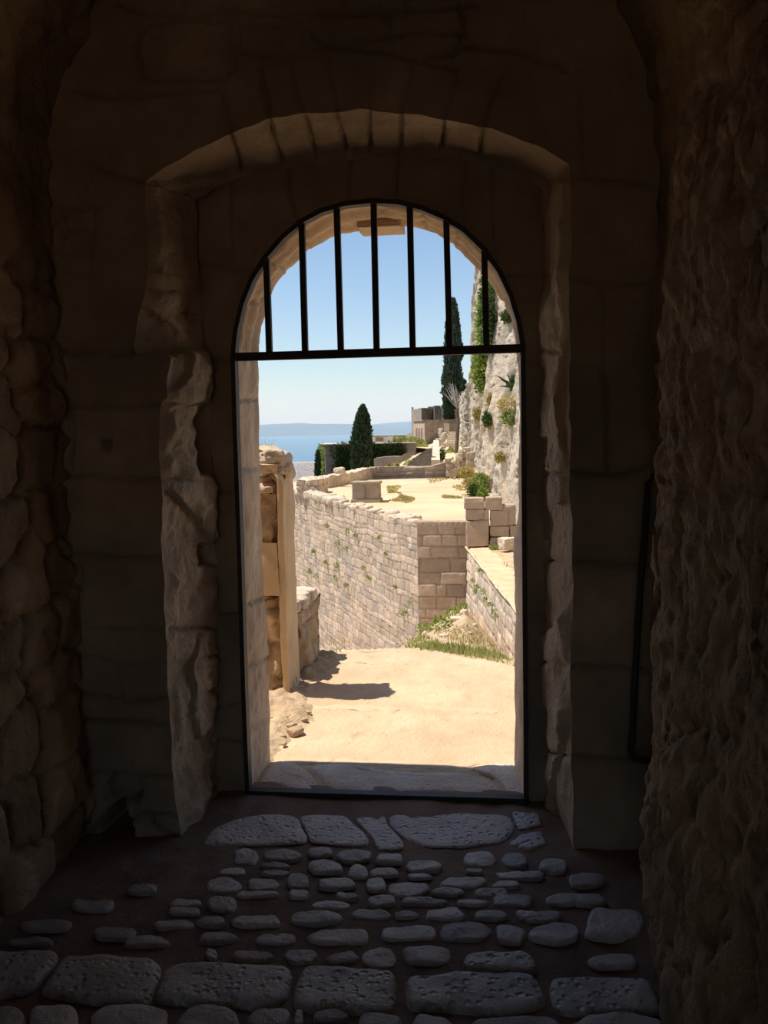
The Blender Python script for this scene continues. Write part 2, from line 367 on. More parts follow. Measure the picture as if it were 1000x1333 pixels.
def h_front(P):
    px, py = to_px(P)
    h = joint_h(P, J_front, 4.2, .030) * (.45 + .9 * np.clip(.5 + fbm(P, 2.6, 3, 401), 0, 1)) + fbm(P, 5, 4, 11) * .018 + fbm(P, 22, 3, 12) * .006
    # bolt hole and the broken-out corner near the floor
    h -= .12 * (1 - sstep(4, 9, np.hypot(px - 138, py - 578)))
    for cx, cy, rx, ry, dp in ((160, 1028, 26, 18, .10), (148, 1080, 22, 26, .22), (190, 1068, 9, 7, .05), (205, 92, 6, 4, .03)):
        h -= dp * (1 - sstep(.6, 1.1, np.hypot((px - cx) / rx, (py - cy) / ry) + fbm(P, 14, 2, 31) * .4))
    return h
hx = [(p[0], p[2]) for p in FW[::2]]
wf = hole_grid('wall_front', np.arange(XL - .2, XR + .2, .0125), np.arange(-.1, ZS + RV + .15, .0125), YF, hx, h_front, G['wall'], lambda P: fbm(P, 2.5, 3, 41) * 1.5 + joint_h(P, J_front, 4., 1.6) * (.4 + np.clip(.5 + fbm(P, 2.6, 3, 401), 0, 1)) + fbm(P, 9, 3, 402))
tag(wf, kind='structure')
# deep arched recess between the wall face and the gate
ns = 44; t_ = np.linspace(0, 1, ns)[None, :, None]
P = FW[:, None, :] * (1 - t_) + RW[:, None, :] * t_
fade = np.clip(np.minimum(t_, 1 - t_)[..., 0] * 9, 0, 1)
px, py = to_px(P)
h = fbm(P, 6, 4, 21) * .030 + fbm(P, 25, 3, 22) * .010
blk = (py > 380) & (px < 330); h = h + np.where(blk, fbm(P, 11, 4, 25) * .03, 0)
for (x0, x1, y0, y1, dp) in ((248, 274, 528, 618, .07), (263, 288, 708, 735, .07), (704, 720, 570, 606, .06), (702, 716, 702, 732, .06)):
    q = np.maximum(np.abs(px - (x0 + x1) / 2) / (x1 - x0) * 2, np.abs(py - (y0 + y1) / 2) / (y1 - y0) * 2) + fbm(P, 12, 2, 8) * .15
    h = h - dp * (1 - sstep(.85, 1.05, q))
h = (h + joint_h(P, J_rev, 3.2, .036, 2.2) * np.where(py < 235, 1, np.clip(.35 + fbm(P, 3.5, 3, 405) * 1.3, .05, 1)) + np.where(py > 235, (1 - np.abs(fbm(P, 4.5, 4, 406))) * .03 * (fbm(P, 2, 2, 407) > 0), 0)) * fade
nn = normals(P); void = np.array((float(P[..., 0].mean()), (YF + YG) / 2, 1.3)); sg = np.sign((nn * (void - P)).sum(-1).mean())
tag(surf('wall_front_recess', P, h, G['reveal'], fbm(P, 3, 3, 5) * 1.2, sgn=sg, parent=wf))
# ---- the wall plane in which the gate hangs
gl = [(326, 1045), (324, 1000), (320, 900), (314, 700), (309, 560), (306.5, 468)]
ga = [(306.5, 468), (307, 455), (310, 430), (318, 396), (330, 366), (347, 338), (370, 311), (395, 290), (420, 277), (450, 268), (487, 264), (520, 266), (550, 273), (580, 286), (605, 302), (630, 326), (650, 354), (665, 385), (675, 418), (681, 452)]
gr = [(681, 452), (682, 600), (683.5, 800), (685, 1045)]
GO = np.vstack([resample(gl, 150), resample(ga, 160)[1:], resample(gr, 150)[1:]])
GW = at_y(GO[:, 0], GO[:, 1], YG); GW[0, 2] = GW[-1, 2] = -.1
hx = [(p[0], p[2]) for p in GW]
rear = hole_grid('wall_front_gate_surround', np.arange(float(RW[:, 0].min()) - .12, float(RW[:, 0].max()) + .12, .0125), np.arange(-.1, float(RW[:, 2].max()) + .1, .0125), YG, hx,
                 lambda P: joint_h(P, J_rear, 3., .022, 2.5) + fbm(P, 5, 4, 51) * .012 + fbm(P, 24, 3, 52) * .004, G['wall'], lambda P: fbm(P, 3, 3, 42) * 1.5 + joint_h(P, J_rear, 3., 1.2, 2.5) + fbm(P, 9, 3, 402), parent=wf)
# ---- stone doorway beyond the gate: jambs, arch ring, keystone
ol = [(352, 1000), (351, 920), (348, 800), (344, 778), (343, 770), (341, 700), (338, 600), (336.5, 480), (335, 474), (336, 462)]
oa = [(336, 462), (337, 435), (345, 402), (352, 381), (362, 364), (380, 345), (396, 328), (415, 317), (440, 305), (467, 299), (495, 296), (526, 294), (547, 297), (567, 304), (588, 316), (606, 329), (624, 350), (640, 368), (655, 391), (667, 414), (673, 438), (676, 462)]
orr = [(676, 462), (676, 600), (675, 690), (670, 700), (669, 785), (671, 800), (670.5, 900), (672, 1000)]
YO = float(at_z(400, 990, 0)[1])
OO = np.vstack([resample(ol, 150), resample(oa, 160)[1:], resample(orr, 150)[1:]])
OW = jit_outline(at_y(OO[:, 0], OO[:, 1], YO), .012, 13); OW[0, 2] = OW[-1, 2] = -.1
J_jamb = [[(300, 612), (345, 608)], [(315, 792), (346, 776)], [(318, 872), (352, 855)], [(325, 955), (352, 930)], [(300, 520), (340, 520)], [(318, 398), (350, 385)], [(345, 340), (372, 350)], [(394, 290), (400, 328)], [(436, 270), (440, 308)], [(552, 272), (550, 300)], [(596, 296), (590, 320)], [(640, 340), (626, 352)], [(666, 388), (655, 395)], [(686, 560), (670, 562)], [(686, 700), (666, 702)], [(686, 800), (666, 798)], [(326, 470), (344, 470)]]
ns = 40; t_ = np.linspace(0, 1, ns)[None, :, None]
P = GW[:, None, :] * (1 - t_) + OW[:, None, :] * t_
# a small rebate just behind the iron frame
reb = (1 - sstep(.10, .16, t_[..., 0])) * .0
fade = np.clip(np.minimum(t_, 1 - t_)[..., 0] * 10, 0, 1)
h = fbm(P, 6, 4, 61) * .018 + fbm(P, 28, 3, 62) * .006 + joint_h(P, J_jamb, 3.2, .018, 1.5)
px, py = to_px(P); h = h + np.where(py < 470, .012 * np.sin(t_[..., 0] * 2 * PI * 2.5), 0)      # the arch ring is moulded
nn = normals(P); void = np.array((float(P[..., 0].mean()), YG + .2, 1.3)); sg = np.sign((nn * (void - P)).sum(-1).mean())
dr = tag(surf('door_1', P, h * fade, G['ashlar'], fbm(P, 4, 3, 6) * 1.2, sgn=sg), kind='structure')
hx = [(p[0], p[2]) for p in OW]
out = hole_grid('wall_outer', np.arange(-3.6, 2.6, .04), np.arange(-.6, 5.2, .04), YO, hx, lambda P: fbm(P, 4, 4, 71) * .03, G['ashlar'], toward=1)
tag(out, kind='structure')
k0 = at_y(467, 303, YO - .1); k1 = at_y(524, 272, YO - .1)
V, Fc = rock_vf(((k0[0] + k1[0]) / 2, YO - .06, (k0[2] + k1[2]) / 2 + .01), (k1[0] - k0[0], .2, k1[2] - k0[2]), 5, .94, .05, 12)
mesh_np('keystone', V, Fc, G['ashlar'], dr)
# ---- side walls and barrel vault
ys = np.r_[np.linspace(YB, 1.2, 60)[:-1], np.arange(1.2, YF + .06, .0125)]
def side(name, xs, sgn, seed, mat):
    zs = np.r_[np.arange(-.12, ZS, .0125), ZS]
    Yg_, Zg = np.meshgrid(ys, zs, indexing='ij'); Xg = np.full_like(Yg_, xs)
    if sgn < 0: Xg = Xg + .10 * np.exp(-((Yg_ - 2.90 + .05 * np.sin(Zg * 2.3)) / .055) ** 2) * sstep(2.3, 1.7, Zg) - .05 * sstep(2.86, 2.78, Yg_ + .04 * np.sin(Zg * 3)) * sstep(2.6, 1.9, Zg) - .06 * sstep(YF - .1, 2.2, Yg_) * (1 - sstep(.3, 1.7, Zg)) - .035 * sstep(YF - .25, YF - .7, Yg_)
    P = np.stack([Xg, Yg_, Zg], -1)
    up = 1 - sstep(ZS - .5, ZS, Zg)
    if sgn > 0:
        w = uvn(Yg_, Zg, 4, 3, seed) * .35
        d, idr = voronoi(Yg_ / .27 + w, Zg / .20 + uvn(Yg_, Zg, 4, 3, seed + 4) * .35, seed)
        h = (sstep(0, .26, d) ** .7 * .032 + (idr - .5) * .03) * up; tone = (idr * 2 - 1) * up
    else:
        w = uvn(Yg_, Zg, 3, 3, seed) * .5
        d, idr = voronoi(Yg_ / .34 + w, Zg / .30 + uvn(Yg_, Zg, 3, 3, seed + 4) * .5, seed)
        h = (sstep(0, .3, d) ** .7 * .012 + (idr - .5) * .022) * up + fbm(P * np.array((1, 1.6, .8)), 7, 4, 97, .65) * .035; tone = (idr * 2 - 1) * .4 * up
    h = h + fbm(P, 3.2, 5, 91, .6) * (.055 if sgn > 0 else .045) + fbm(P, 14, 3, 93) * .018 - .01
    Q = P.copy(); Q[..., 0] += sgn * h
    return tag(surf(name, Q, np.zeros_like(h), mat, tone), kind='structure')
side('wall_left', XL, 1, 4, G['rubble']); side('wall_right', XR, -1, 9, G['rubble'])
an = np.linspace(0, PI, 230)
Yg_, A = np.meshgrid(ys, an, indexing='ij')
P = np.stack([XC + RV * np.cos(A), Yg_, ZS + RV * np.sin(A)], -1)
h = fbm(P, 3.2, 5, 91, .6) * .055 + fbm(P, 14, 3, 93) * .018 - .01
Q = P.copy(); Q[..., 0] -= np.cos(A) * h; Q[..., 2] -= np.sin(A) * h
tag(surf('ceiling', Q, np.zeros_like(h), G['vault'], fbm(P, 2.2, 3, 17) * 1.2), kind='structure')
# back wall of the passage, far behind the viewer, with an archway added and sized for fill light
bx = [(-1.26, -.1)] + [(-.5 + .76 * math.cos(a), 1.75 + .55 * math.sin(a)) for a in np.linspace(PI, 0, 16)] + [(.26, -.1)]
tag(hole_grid('wall_back', np.arange(XL - .2, XR + .2, .06), np.arange(-.12, ZS + RV + .1, .06), YB, bx, lambda P: fbm(P, 4, 3, 3) * .03, G['rubble'], toward=1), kind='structure')
# unseen shell added to stop sun leaking in: sides and roof
mb = MB(); mb.box((-3.6, YB - .5, 4.6), (2.6, YO - .04, 5.1)); mb.box((-3.6, YB - .5, -.6), (-3.2, YO - .04, 4.62)); mb.box((2.2, YB - .5, -.6), (2.6, YO - .04, 4.62))
mb.box((-3.3, YB - .5, 3.1), (2.3, YB - .1, 4.7)); mb.box((-3.3, YB - .5, -.6), (-1.55, YB - .1, 3.2)); mb.box((.55, YB - .5, -.6), (2.3, YB - .1, 3.2))
tag(mb.build('wall_leak_shell', G['bastd']), kind='structure')
# unseen sunlit ground, added to bounce fill light through the back archway
mb = MB(); mb.box((-12, -16, -.3), (12, YB - .55, -.05)); tag(mb.build('ground_fill_bounce', G['sand']), kind='structure')
# ---- floor: earth bed with cobbles and slabs
xs = np.r_[np.arange(XL - .15, XR + .15, .02)]; ysf = np.r_[np.linspace(YB - 3, 1.6, 40)[:-1], np.arange(1.6, YG + .1, .02)]
X, Y = np.meshgrid(xs, ysf, indexing='ij'); P = np.stack([X, Y, np.zeros_like(X)], -1)
P[..., 2] = -.018 + fbm(P, 3, 3, 2) * .010 + fbm(P, 14, 4, 3) * .008 - .012 * sstep(2.75, 2.5, Y) + .02 * sstep(YF + .1, YG, Y)
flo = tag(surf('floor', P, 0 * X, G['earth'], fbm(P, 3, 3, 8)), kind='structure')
def floor_z(y): return -.018 - .012 * float(sstep(2.75, 2.5, y)) + .02 * float(sstep(YF + .1, YG, y))
def stone_on_floor(mb, poly_px, hgt, seed, ring=9, zb=0.):
    """a worn stone whose outline on the floor is the pixel polygon"""
    pw = at_z(np.array([p[0] for p in poly_px]), np.array([p[1] for p in poly_px]), zb + .01)[:, :2]
    c = pw.mean(0); n = 44
    cl = np.vstack([pw, pw[:1]]); o = resample(cl, n + 1)[:-1]
    # round the corners
    for _ in range(2): o = (np.roll(o, 1, 0) + o * 2 + np.roll(o, -1, 0)) / 4
    V = []; 
    rad = [1.0, .985, .95, .9, .8, .65, .45, .22]
    k = [-.03, .35, .72, .9, 1., 1.02, 1.03, 1.03]
    for r, q in zip(rad, k):
        for p in o:
            nz = float(1 + .03 * math.sin(seed * 7 + p[0] * 40))
            V.append((c[0] + (p[0] - c[0]) * r, c[1] + (p[1] - c[1]) * r, q))
    V = np.array(V); base = V[:, 2].copy()
    jj = np.stack([V[:, 0], V[:, 1], base * .02], -1)
    V[:, :2] += np.stack([fbm(jj, 16, 3, seed), fbm(jj, 16, 3, seed + 1)], -1) * .007
    zf = floor_z(c[1])
    V[:, 2] = zf + base * hgt * (1 + fbm(jj, 10, 2, seed) * .4) + np.clip(base, 0, 1) * (fbm(jj, 11, 4, seed + 2, .6) * .007 + fbm(jj, 40, 3, seed + 3) * .004)
    Fc = []
    for i in range(len(rad) - 1):
        for j in range(n): Fc.append((i * n + j, i * n + (j + 1) % n, (i + 1) * n + (j + 1) % n, (i + 1) * n + j))
    Fc.append(tuple(range((len(rad) - 1) * n, len(rad) * n)))
    mb.add(V, Fc, R_.uniform(-1, 1))
cob = [(240,138,70,45),(335,136,100,28),(433,126,70,22),(520,136,95,28),(615,145,70,26),(447,166,95,30),(532,178,60,36),(704,162,90,30),(850,146,82,38),(938,146,70,38),(208,177,78,20),(313,163,80,12),(316,180,80,12),(376,198,60,34),(603,177,74,22),(692,188,65,12),(835,176,46,12),(930,186,80,18),(180,214,95,40),(283,208,92,30),(475,208,104,28),(578,210,52,36),(660,220,112,34),(807,206,114,28),(920,210,82,18),(375,234,60,20),(265,235,115,16),(503,241,66,16),(770,230,94,22),(880,232,98,22),(590,250,76,28),(462,263,118,20),(700,255,130,20),(828,259,92,14),(935,254,112,30),(180,260,82,40),(85,257,90,18),(80,278,90,20),(565,287,104,26),(658,291,66,14),(757,288,104,30),(874,290,100,24),(975,290,64,18),(150,305,76,24),(270,302,130,28),(420,298,142,36),(170,342,110,26),(322,346,112,34),(485,340,172,40),(662,332,142,40),(815,331,130,48),(927,336,84,46),(150,380,30,30),(255,385,110,22),(382,387,86,36),(490,390,88,32),(590,388,94,46),(715,385,134,44)]
cob = [(200 + a / 2, 1040 + b / 2, c / 2, d / 2) for a, b, c, d in cob]
cob += [(798, 1196, 76, 44), (725, 1207, 68, 26), (735, 1164, 46, 14), (722, 1121, 38, 18), (762, 1140, 50, 16), (705, 1187, 60, 12), (690, 1133, 36, 10), (768, 1165, 40, 12), (800, 1240, 70, 16), (60, 1195, 70, 16), (120, 1172, 60, 14), (150, 1205, 60, 14), (185, 1150, 40, 12), (40, 1215, 60, 10), (225, 1195, 50, 12), (190, 1215, 60, 12), (640, 1239, 60, 14)]
cob += [(10, 1316, 50, 34), (72, 1316, 66, 34), (172, 1315, 104, 34), (274, 1317, 90, 30), (352, 1317, 58, 26), (388, 1316, 12, 22), (430, 1313, 48, 14), (494, 1322, 68, 28), (564, 1326, 62, 28), (668, 1326, 122, 24), (806, 1324, 128, 30), (420, 1332, 90, 12), (300, 1345, 80, 16), (900, 1345, 60, 30)]
mb = MB()
for i, (cx, cy, w, hh) in enumerate(cob):
    pl = []
    for k in range(12):
        a = 2 * PI * k / 12; ex = .62
        ca, sa = math.cos(a), math.sin(a)
        j = R_.uniform(.80, 1.10)
        pl.append((cx + w / 2 * 1.03 * j * math.copysign(abs(ca) ** ex, ca), cy + hh / 2 * 1.05 * j * math.copysign(abs(sa) ** ex, sa)))
    stone_on_floor(mb, pl, .015 if cy < 1290 else .024, i)
for yi in range(26):          # cobbles go on under and behind the viewer
    y = 2.02 - yi * .17
    x = XL + .1 + R_.uniform(0, .1)
    while x < XR - .25:
        w = R_.uniform(.12, .26)
        V, Fc = rock_vf((x + w / 2, y, -.05), (w * .92, .145, .09), yi * 31 + int(x * 50), .55, .1, 4); mb.add(V, Fc, R_.uniform(-1, 1)); x += w
mesh_np('cobblestones', np.array(mb.v), mb.f, G['cobble'], flo, None, True, {'tone': mb.t})
slabs = [[(262, 1092), (275, 1072), (300, 1060), (345, 1053), (386, 1054), (394, 1072), (402, 1090), (340, 1093)], [(387, 1054), (420, 1052), (447, 1054), (466, 1068), (484, 1088), (478, 1094), (440, 1092), (404, 1089), (396, 1072)], [(458, 1053), (500, 1054), (508, 1070), (524, 1086), (527, 1098), (492, 1099), (485, 1084), (468, 1066)],
         [(502, 1053), (560, 1051), (640, 1053), (662, 1052), (673, 1068), (655, 1090), (600, 1096), (545, 1094), (527, 1084), (510, 1068)], [(665, 1052), (700, 1053), (706, 1068), (676, 1074)], [(660, 1092), (676, 1078), (706, 1074), (712, 1090), (690, 1100)],
         [(-40, 1230), (78, 1229), (66, 1250), (40, 1278), (-40, 1292)], [(82, 1233), (150, 1236), (213, 1242), (192, 1298), (110, 1292), (48, 1280)], [(217, 1243), (300, 1244), (384, 1248), (374, 1292), (340, 1304), (260, 1296), (198, 1292)], [(390, 1248), (455, 1247), (518, 1254), (512, 1309), (440, 1306), (378, 1302)],
         [(527, 1259), (610, 1256), (700, 1257), (716, 1298), (655, 1313), (590, 1305), (528, 1300)], [(604, 1233), (660, 1228), (692, 1231), (703, 1254), (650, 1255), (602, 1252)], [(713, 1264), (780, 1259), (846, 1262), (866, 1305), (800, 1309), (722, 1308)]]
for i, pl in enumerate(slabs):
    mb = MB(); stone_on_floor(mb, pl, .008 if pl[0][1] < 1100 else .026, 200 + i)
    mesh_np('paving_slab', np.array(mb.v), mb.f, G['slab'], flo, None, True, {'tone': mb.t})
# ---- iron gate frame
gp = [float(c) for c in at_y(504, 1036, YG)]
gate = empty('iron_gate', (gp[0], YG, 0), 'black iron gate frame with seven upright bars filling the stone archway', 'gate frame')
fo = GW.copy(); fo[0, 2] = fo[-1, 2] = 0.02
def strip(P, w, y0, y1):
    c = np.array((P[:, 0].mean(), 0, 1.3)); T = np.gradient(P, axis=0); T /= np.linalg.norm(T, axis=1)[:, None]
    Nn = np.stack([-T[:, 2], 0 * T[:, 0], T[:, 0]], -1)
    if ((c - P) * Nn).sum() < 0: Nn = -Nn
    V = []
    for p, n in zip(P, Nn):
        for a, y in ((-.008, y0), (w, y0), (w, y1), (-.008, y1)): V.append((p[0] + n[0] * a, y, p[2] + n[2] * a))
    Fc = []
    for i in range(len(P) - 1):
        for k in range(4): Fc.append((i * 4 + k, i * 4 + (k + 1) % 4, i * 4 + 4 + (k + 1) % 4, i * 4 + 4 + k))
    Fc += [(0, 1, 2, 3), tuple(len(V) - 4 + k for k in (3, 2, 1, 0))]
    return V, Fc
V, Fc = strip(fo, .011, YG - .045, YG + .005)
mesh_np('frame', V, Fc, G['iron'], gate, None, False)
mb = MB(); a = at_y(303, 465, YG - .02); b = at_y(684, 453.5, YG - .02); mb.bar(a, b, .034, .03); mb.build('crossbar', G['iron'], gate)
mb = MB(); a = at_y(325, 1033, YG - .02); b = at_y(686, 1040, YG - .02); b[2] = a[2] = (a[2] + b[2]) / 2; mb.bar(a, b, .03, .045); mb.build('sill_bar', G['iron'], gate)
for (x0, y0, x1, y1) in ((347, 340, 351, 462), (393, 292, 397.5, 461), (438.5, 271, 444, 460), (486.5, 264, 490.5, 458), (533.5, 268, 537.5, 457), (581, 287, 585.5, 456), (630.5, 327, 633.5, 455)):
    mb = MB(); mb.bar(at_y(x0, y0 - 3, YG - .02), at_y(x1, y1, YG - .02), .0245, .024); mb.build('bar', G['iron'], gate)
# ---- iron bar fixed beside the right-hand wall
q = YF - .10
pts = [at_y(866, 619, q), at_y(850, 620, q), at_y(844, 628, q), at_y(840, 690, q), at_y(834, 760, q), at_y(828, 860, q), at_y(823, 960, q), at_y(821, 978, q), at_y(826, 988, q), at_y(840, 990, q), at_y(866, 992, q)]
mb = MB(); mb.tube(pts, .0125, 8)
tag(mb.build('handrail', G['iron'], None, pts[0], True), 'bent dark iron handrail fixed to the rough wall beside the arch pier', 'handrail')
# ================================================================ OUTSIDE: path, crest and slope
from mathutils.bvhtree import BVHTree
_cr = [(330, 848), (420, 845), (480, 843), (543, 843), (600, 849), (640, 855), (672, 862), (760, 868)]
_cw = at_z(np.array([c[0] for c in _cr]), np.array([c[1] for c in _cr]), 0)
def crest(X, Y=None): return np.interp(X, _cw[:, 0], _cw[:, 1])
def path_z(X, Y):
    P = np.stack([X, Y, 0 * X], -1)
    z = fbm(P, 1.1, 3, 101) * .02 * sstep(YO, YO + .5, Y)
    # long shallow steps: a slight edge at each stone kerb
    d = Y - crest(X)
    z = z - .26 * np.maximum(0, np.sqrt(np.maximum(d + .15, 0) ** 2 + .0225) - .15) * (d > -.15)
    return z
X, Y = np.meshgrid(np.arange(-3.5, 3.2, .022), np.arange(YG - .03, 7.6, .022), indexing='ij')
P = np.stack([X, Y, path_z(X, Y) - .012], -1)
h = fbm(P, 9, 4, 103) * .010 + fbm(P, 40, 2, 104) * .004
h = h + np.clip(fbm(P, 26, 2, 105) - .35, 0, 1) * .05 * sstep(YO, YO + .3, Y)        # loose pebbles
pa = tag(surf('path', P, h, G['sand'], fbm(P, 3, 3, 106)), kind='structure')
keepb = None
# stone kerbs across the path
for pts in ([(412, 860), (460, 858), (530, 861)], [(395, 921), (440, 919), (520, 922)], [(550, 919), (600, 921), (650, 923)], [(620, 866), (672, 868)], [(360, 990), (430, 987), (520, 993), (600, 996)], [(605, 990), (640, 987), (684, 993)]):
    W = at_z(np.array([p[0] for p in pts]), np.array([p[1] for p in pts]), .0)
    mb = MB(); n = 14; W = resample(W, n)
    V = []
    for i, p in enumerate(W):
        r = .045 + .02 * math.sin(i * 1.7); k = min(1, min(i, n - 1 - i) * .6 + .15)
        for a in range(6):
            an_ = PI * a / 5; V.append((p[0], p[1] + math.cos(an_) * r * k, path_z(p[0:1], p[1:2])[0] - .012 + math.sin(an_) * .006 * k + .000))
    mb.add(V, [(i * 6 + a, i * 6 + a + 1, i * 6 + 7 + a, i * 6 + 6 + a) for i in range(n - 1) for a in range(5)])
    mesh_np('kerb_stone', np.array(mb.v), mb.f, G['sand2'], pa, None, True, {'tone': mb.t})
# threshold slabs between the gate and the outer face
for i, pl in enumerate(([(330, 1028), (345, 1000), (356, 986), (380, 988), (400, 1000), (412, 1012), (415, 1024), (380, 1028)], [(400, 992), (430, 989), (480, 996), (540, 1004), (600, 1000), (640, 1010), (660, 1028), (560, 1029), (470, 1028), (428, 1024), (412, 1006)], [(606, 996), (640, 990), (676, 992), (690, 1000), (690, 1032), (664, 1028), (645, 1008)])):
    mb = MB(); _fz = floor_z; floor_z = lambda y: -.012; stone_on_floor(mb, pl, .014, 300 + i); floor_z = _fz
    mesh_np('threshold_slab', np.array(mb.v), mb.f, G['thresh'], dr, None, True, {'tone': mb.t})
mb = MB(); mb.box((-1.3, YG - .06, -.2), (.3, YO + .02, -.016)); mb.build('threshold_bed', G['earth'], dr)
# slope beyond the crest
pxs = np.array([-400, 400, 500, 543, 575, 607, 640, 672, 760, 1500.]); sl = np.array([.34, .31, .275, .2345, .212, .19, .232, .29, .33, .33])
U, Yv = np.meshgrid(np.linspace(-300, 1200, 420), np.linspace(0, 1, 240) ** 1.6, indexing='ij')
Ux = (U - 641) / 1150.
Yc = np.zeros_like(U)
y_ = np.full(U.shape, 6.8)
for _ in range(6): y_ = crest(Ux * y_)
Ya = y_ - .12; Yw = Ya + Yv * (60 - Ya); Xw = Ux * Yw
s_ = np.interp(U, pxs, sl)
P = np.stack([Xw, Yw, -.03 - s_ * np.maximum(Yw - y_, 0)], -1)
P[..., 2] += fbm(P, .9, 4, 111) * .10 * sstep(0, 3, Yw - y_) + fbm(P, 5, 3, 112) * .03 * sstep(0, 1.5, Yw - y_)
hill = tag(surf('ground_slope', P, 0 * U, G['grit'], fbm(P, .8, 3, 113)), kind='structure')
def bvh(ob):
    me = ob.data; n = len(me.vertices); a = np.empty(n * 3, np.float32); me.vertices.foreach_get('co', a); a = a.reshape(-1, 3)
    o = ob.location
    if ob.parent: o = wloc(ob)
    return BVHTree.FromPolygons([(float(v[0] + o[0]), float(v[1] + o[1]), float(v[2] + o[2])) for v in a], [tuple(p.vertices) for p in me.polygons])
def hit(tree, px, py):
    d = ray(px, py); r = tree.ray_cast(Vector(EYE), Vector(d))
    return (np.array(r[0]), np.array(r[1])) if r[0] is not None else (None, None)
def drop(tree, x, y):
    r = tree.ray_cast(Vector((x, y, 50)), Vector((0, 0, -1))); return r[0]
T_hill = bvh(hill); T_path = bvh(pa)
# ---- leaves
def leaf_cloud(mb, C, Rr, n, size, seed, up=.3, flat=0., shell=.55, lump=.25, aspect=2.2):
    r = np.random.RandomState(seed); C = np.asarray(C, float); Rr = np.asarray(Rr, float)
    D = r.normal(size=(n, 3)); D /= np.linalg.norm(D, axis=1)[:, None]
    if flat: D[:, 2] = np.abs(D[:, 2])
    rad = shell + (1 - shell) * r.rand(n) ** .6
    rad = rad * (1 + lump * vnoise(D * 2.2 + seed, seed) * 1.2)
    p = C + D * rad[:, None] * Rr
    ax = D * (1 - up) + np.array((0, 0, up)) + r.normal(size=(n, 3)) * .45; ax /= np.linalg.norm(ax, axis=1)[:, None]
    sd_ = np.cross(ax, r.normal(size=(n, 3))); sd_ /= np.linalg.norm(sd_, axis=1)[:, None]
    s = size * (.6 + .8 * r.rand(n))[:, None]
    a = p; b = p + ax * s * .5 + sd_ * s / aspect * .5; c = p + ax * s; d = p + ax * s * .5 - sd_ * s / aspect * .5
    o = len(mb.v); V = np.stack([a, b, c, d], 1).reshape(-1, 3)
    mb.v += [tuple(v) for v in V.tolist()]; tn = np.repeat(r.rand(n) * 2 - 1, 4); mb.t += tn.tolist()
    mb.f += [(o + 4 * i, o + 4 * i + 1, o + 4 * i + 2, o + 4 * i + 3) for i in range(n)]
def blades(mb, pts, hgt, wid, seed, lean=.5):
    r = np.random.RandomState(seed)
    for p in pts:
        a = r.rand() * 2 * PI; h = hgt * (.5 + r.rand()); l = lean * h * r.rand(); w = wid * (.6 + r.rand())
        dx, dy = math.cos(a), math.sin(a); o = len(mb.v)
        mb.v += [(p[0] - dy * w, p[1] + dx * w, p[2] - .01), (p[0] + dy * w, p[1] - dx * w, p[2] - .01), (p[0] + dx * l, p[1] + dy * l, p[2] + h)]
        t = r.rand() * 2 - 1; mb.t += [t] * 3; mb.f.append((o, o + 1, o + 2))
def bush(name, C, Rr, n, size, mat, label, cat, group=None, seed=1, **k):
    mb = MB(); leaf_cloud(mb, C, Rr, n, size, seed, **k)
    o = mb.build(name, mat, None, (C[0], C[1], C[2] - Rr[2])); return tag(o, label, cat, group)
# ================================================================ near ruins on the left of the path
Xr = float(at_y(378, 900, 5.1)[0]); Xl = float(at_y(322, 900, 5.1)[0])
def rough_box(name, a, b, mat, amp=.02, res=.025, parent=None, seed=1, origin=None, top_fn=None, pat=None, tone_s=3., scale=5):
    """box with broken, uneven faces: five displaced grids joined into one mesh"""
    a = np.array(a, float); b = np.array(b, float); VV = []; FF = []; TT = []; o = 0
    faces = [(0, a[0]), (0, b[0]), (1, a[1]), (1, b[1]), (2, b[2]), (2, a[2])]
    for ax, val in faces:
        i, j = [k for k in range(3) if k != ax]
        ni = max(3, int((b[i] - a[i]) / res) + 1); nj = max(3, int((b[j] - a[j]) / res) + 1)
        I, J = np.meshgrid(np.linspace(a[i], b[i], ni), np.linspace(a[j], b[j], nj), indexing='ij')
        P = np.zeros((ni, nj, 3)); P[..., ax] = val; P[..., i] = I; P[..., j] = J
        # round the edges and push all faces with one shared vector noise: no gaps
        c = (a + b) / 2; q = (P - c) / ((b - a) / 2)
        rnd = np.stack([fbm(P, scale, 4, seed + k * 7) for k in range(3)], -1) * amp * 2.2
        sh = -np.sign(q) * np.clip(np.abs(q) - .9, 0, 1) * 10 * (np.abs(q).sum(-1, keepdims=True) > 1.9) * amp * .8
        Pn = P + rnd + sh
        tone = fbm(P, tone_s, 3, seed + 30) * 1.3
        if pat is not None and ax != 2:
            jh, tn = pat(P, ax); nv = np.zeros(3); nv[ax] = 1 if val == b[ax] else -1
            Pn = Pn + nv * ((jh - 1) * amp * 1.4)[..., None]; tone = tn
        if top_fn is not None: Pn = top_fn(Pn, a, b)
        VV.append(Pn.reshape(-1, 3)); FF.append(grid_faces(ni, nj) + o); TT.append(tone.ravel()); o += ni * nj
    return mesh_np(name, np.vstack(VV), np.vstack(FF), mat, parent, origin, True, {'tone': np.concatenate(TT)})
def pat_rub(seed, hmin, hmax, wmin, wmax, joint=.02, warp=.03, ws=2.):
    def f(P, ax):
        u = P[..., 1] if ax == 0 else P[..., 0]
        return coursed(u + seed * 3.1, P[..., 2], seed, hmin, hmax, wmin, wmax, joint, warp, ws)
    return f
pil = empty('ruined_pillar', (Xr - .2, 5.25, 0), 'ruined plastered stone pillar with rubble on its broken top beside the path', 'pillar')
rough_box('lower_masonry', (Xl, 5.12, -.1), (Xr - .02, 5.40, .62), G['plaster'], .028, .02, pil, 3, pat=pat_rub(5, .12, .2, .10, .2, .03, .05, 5))
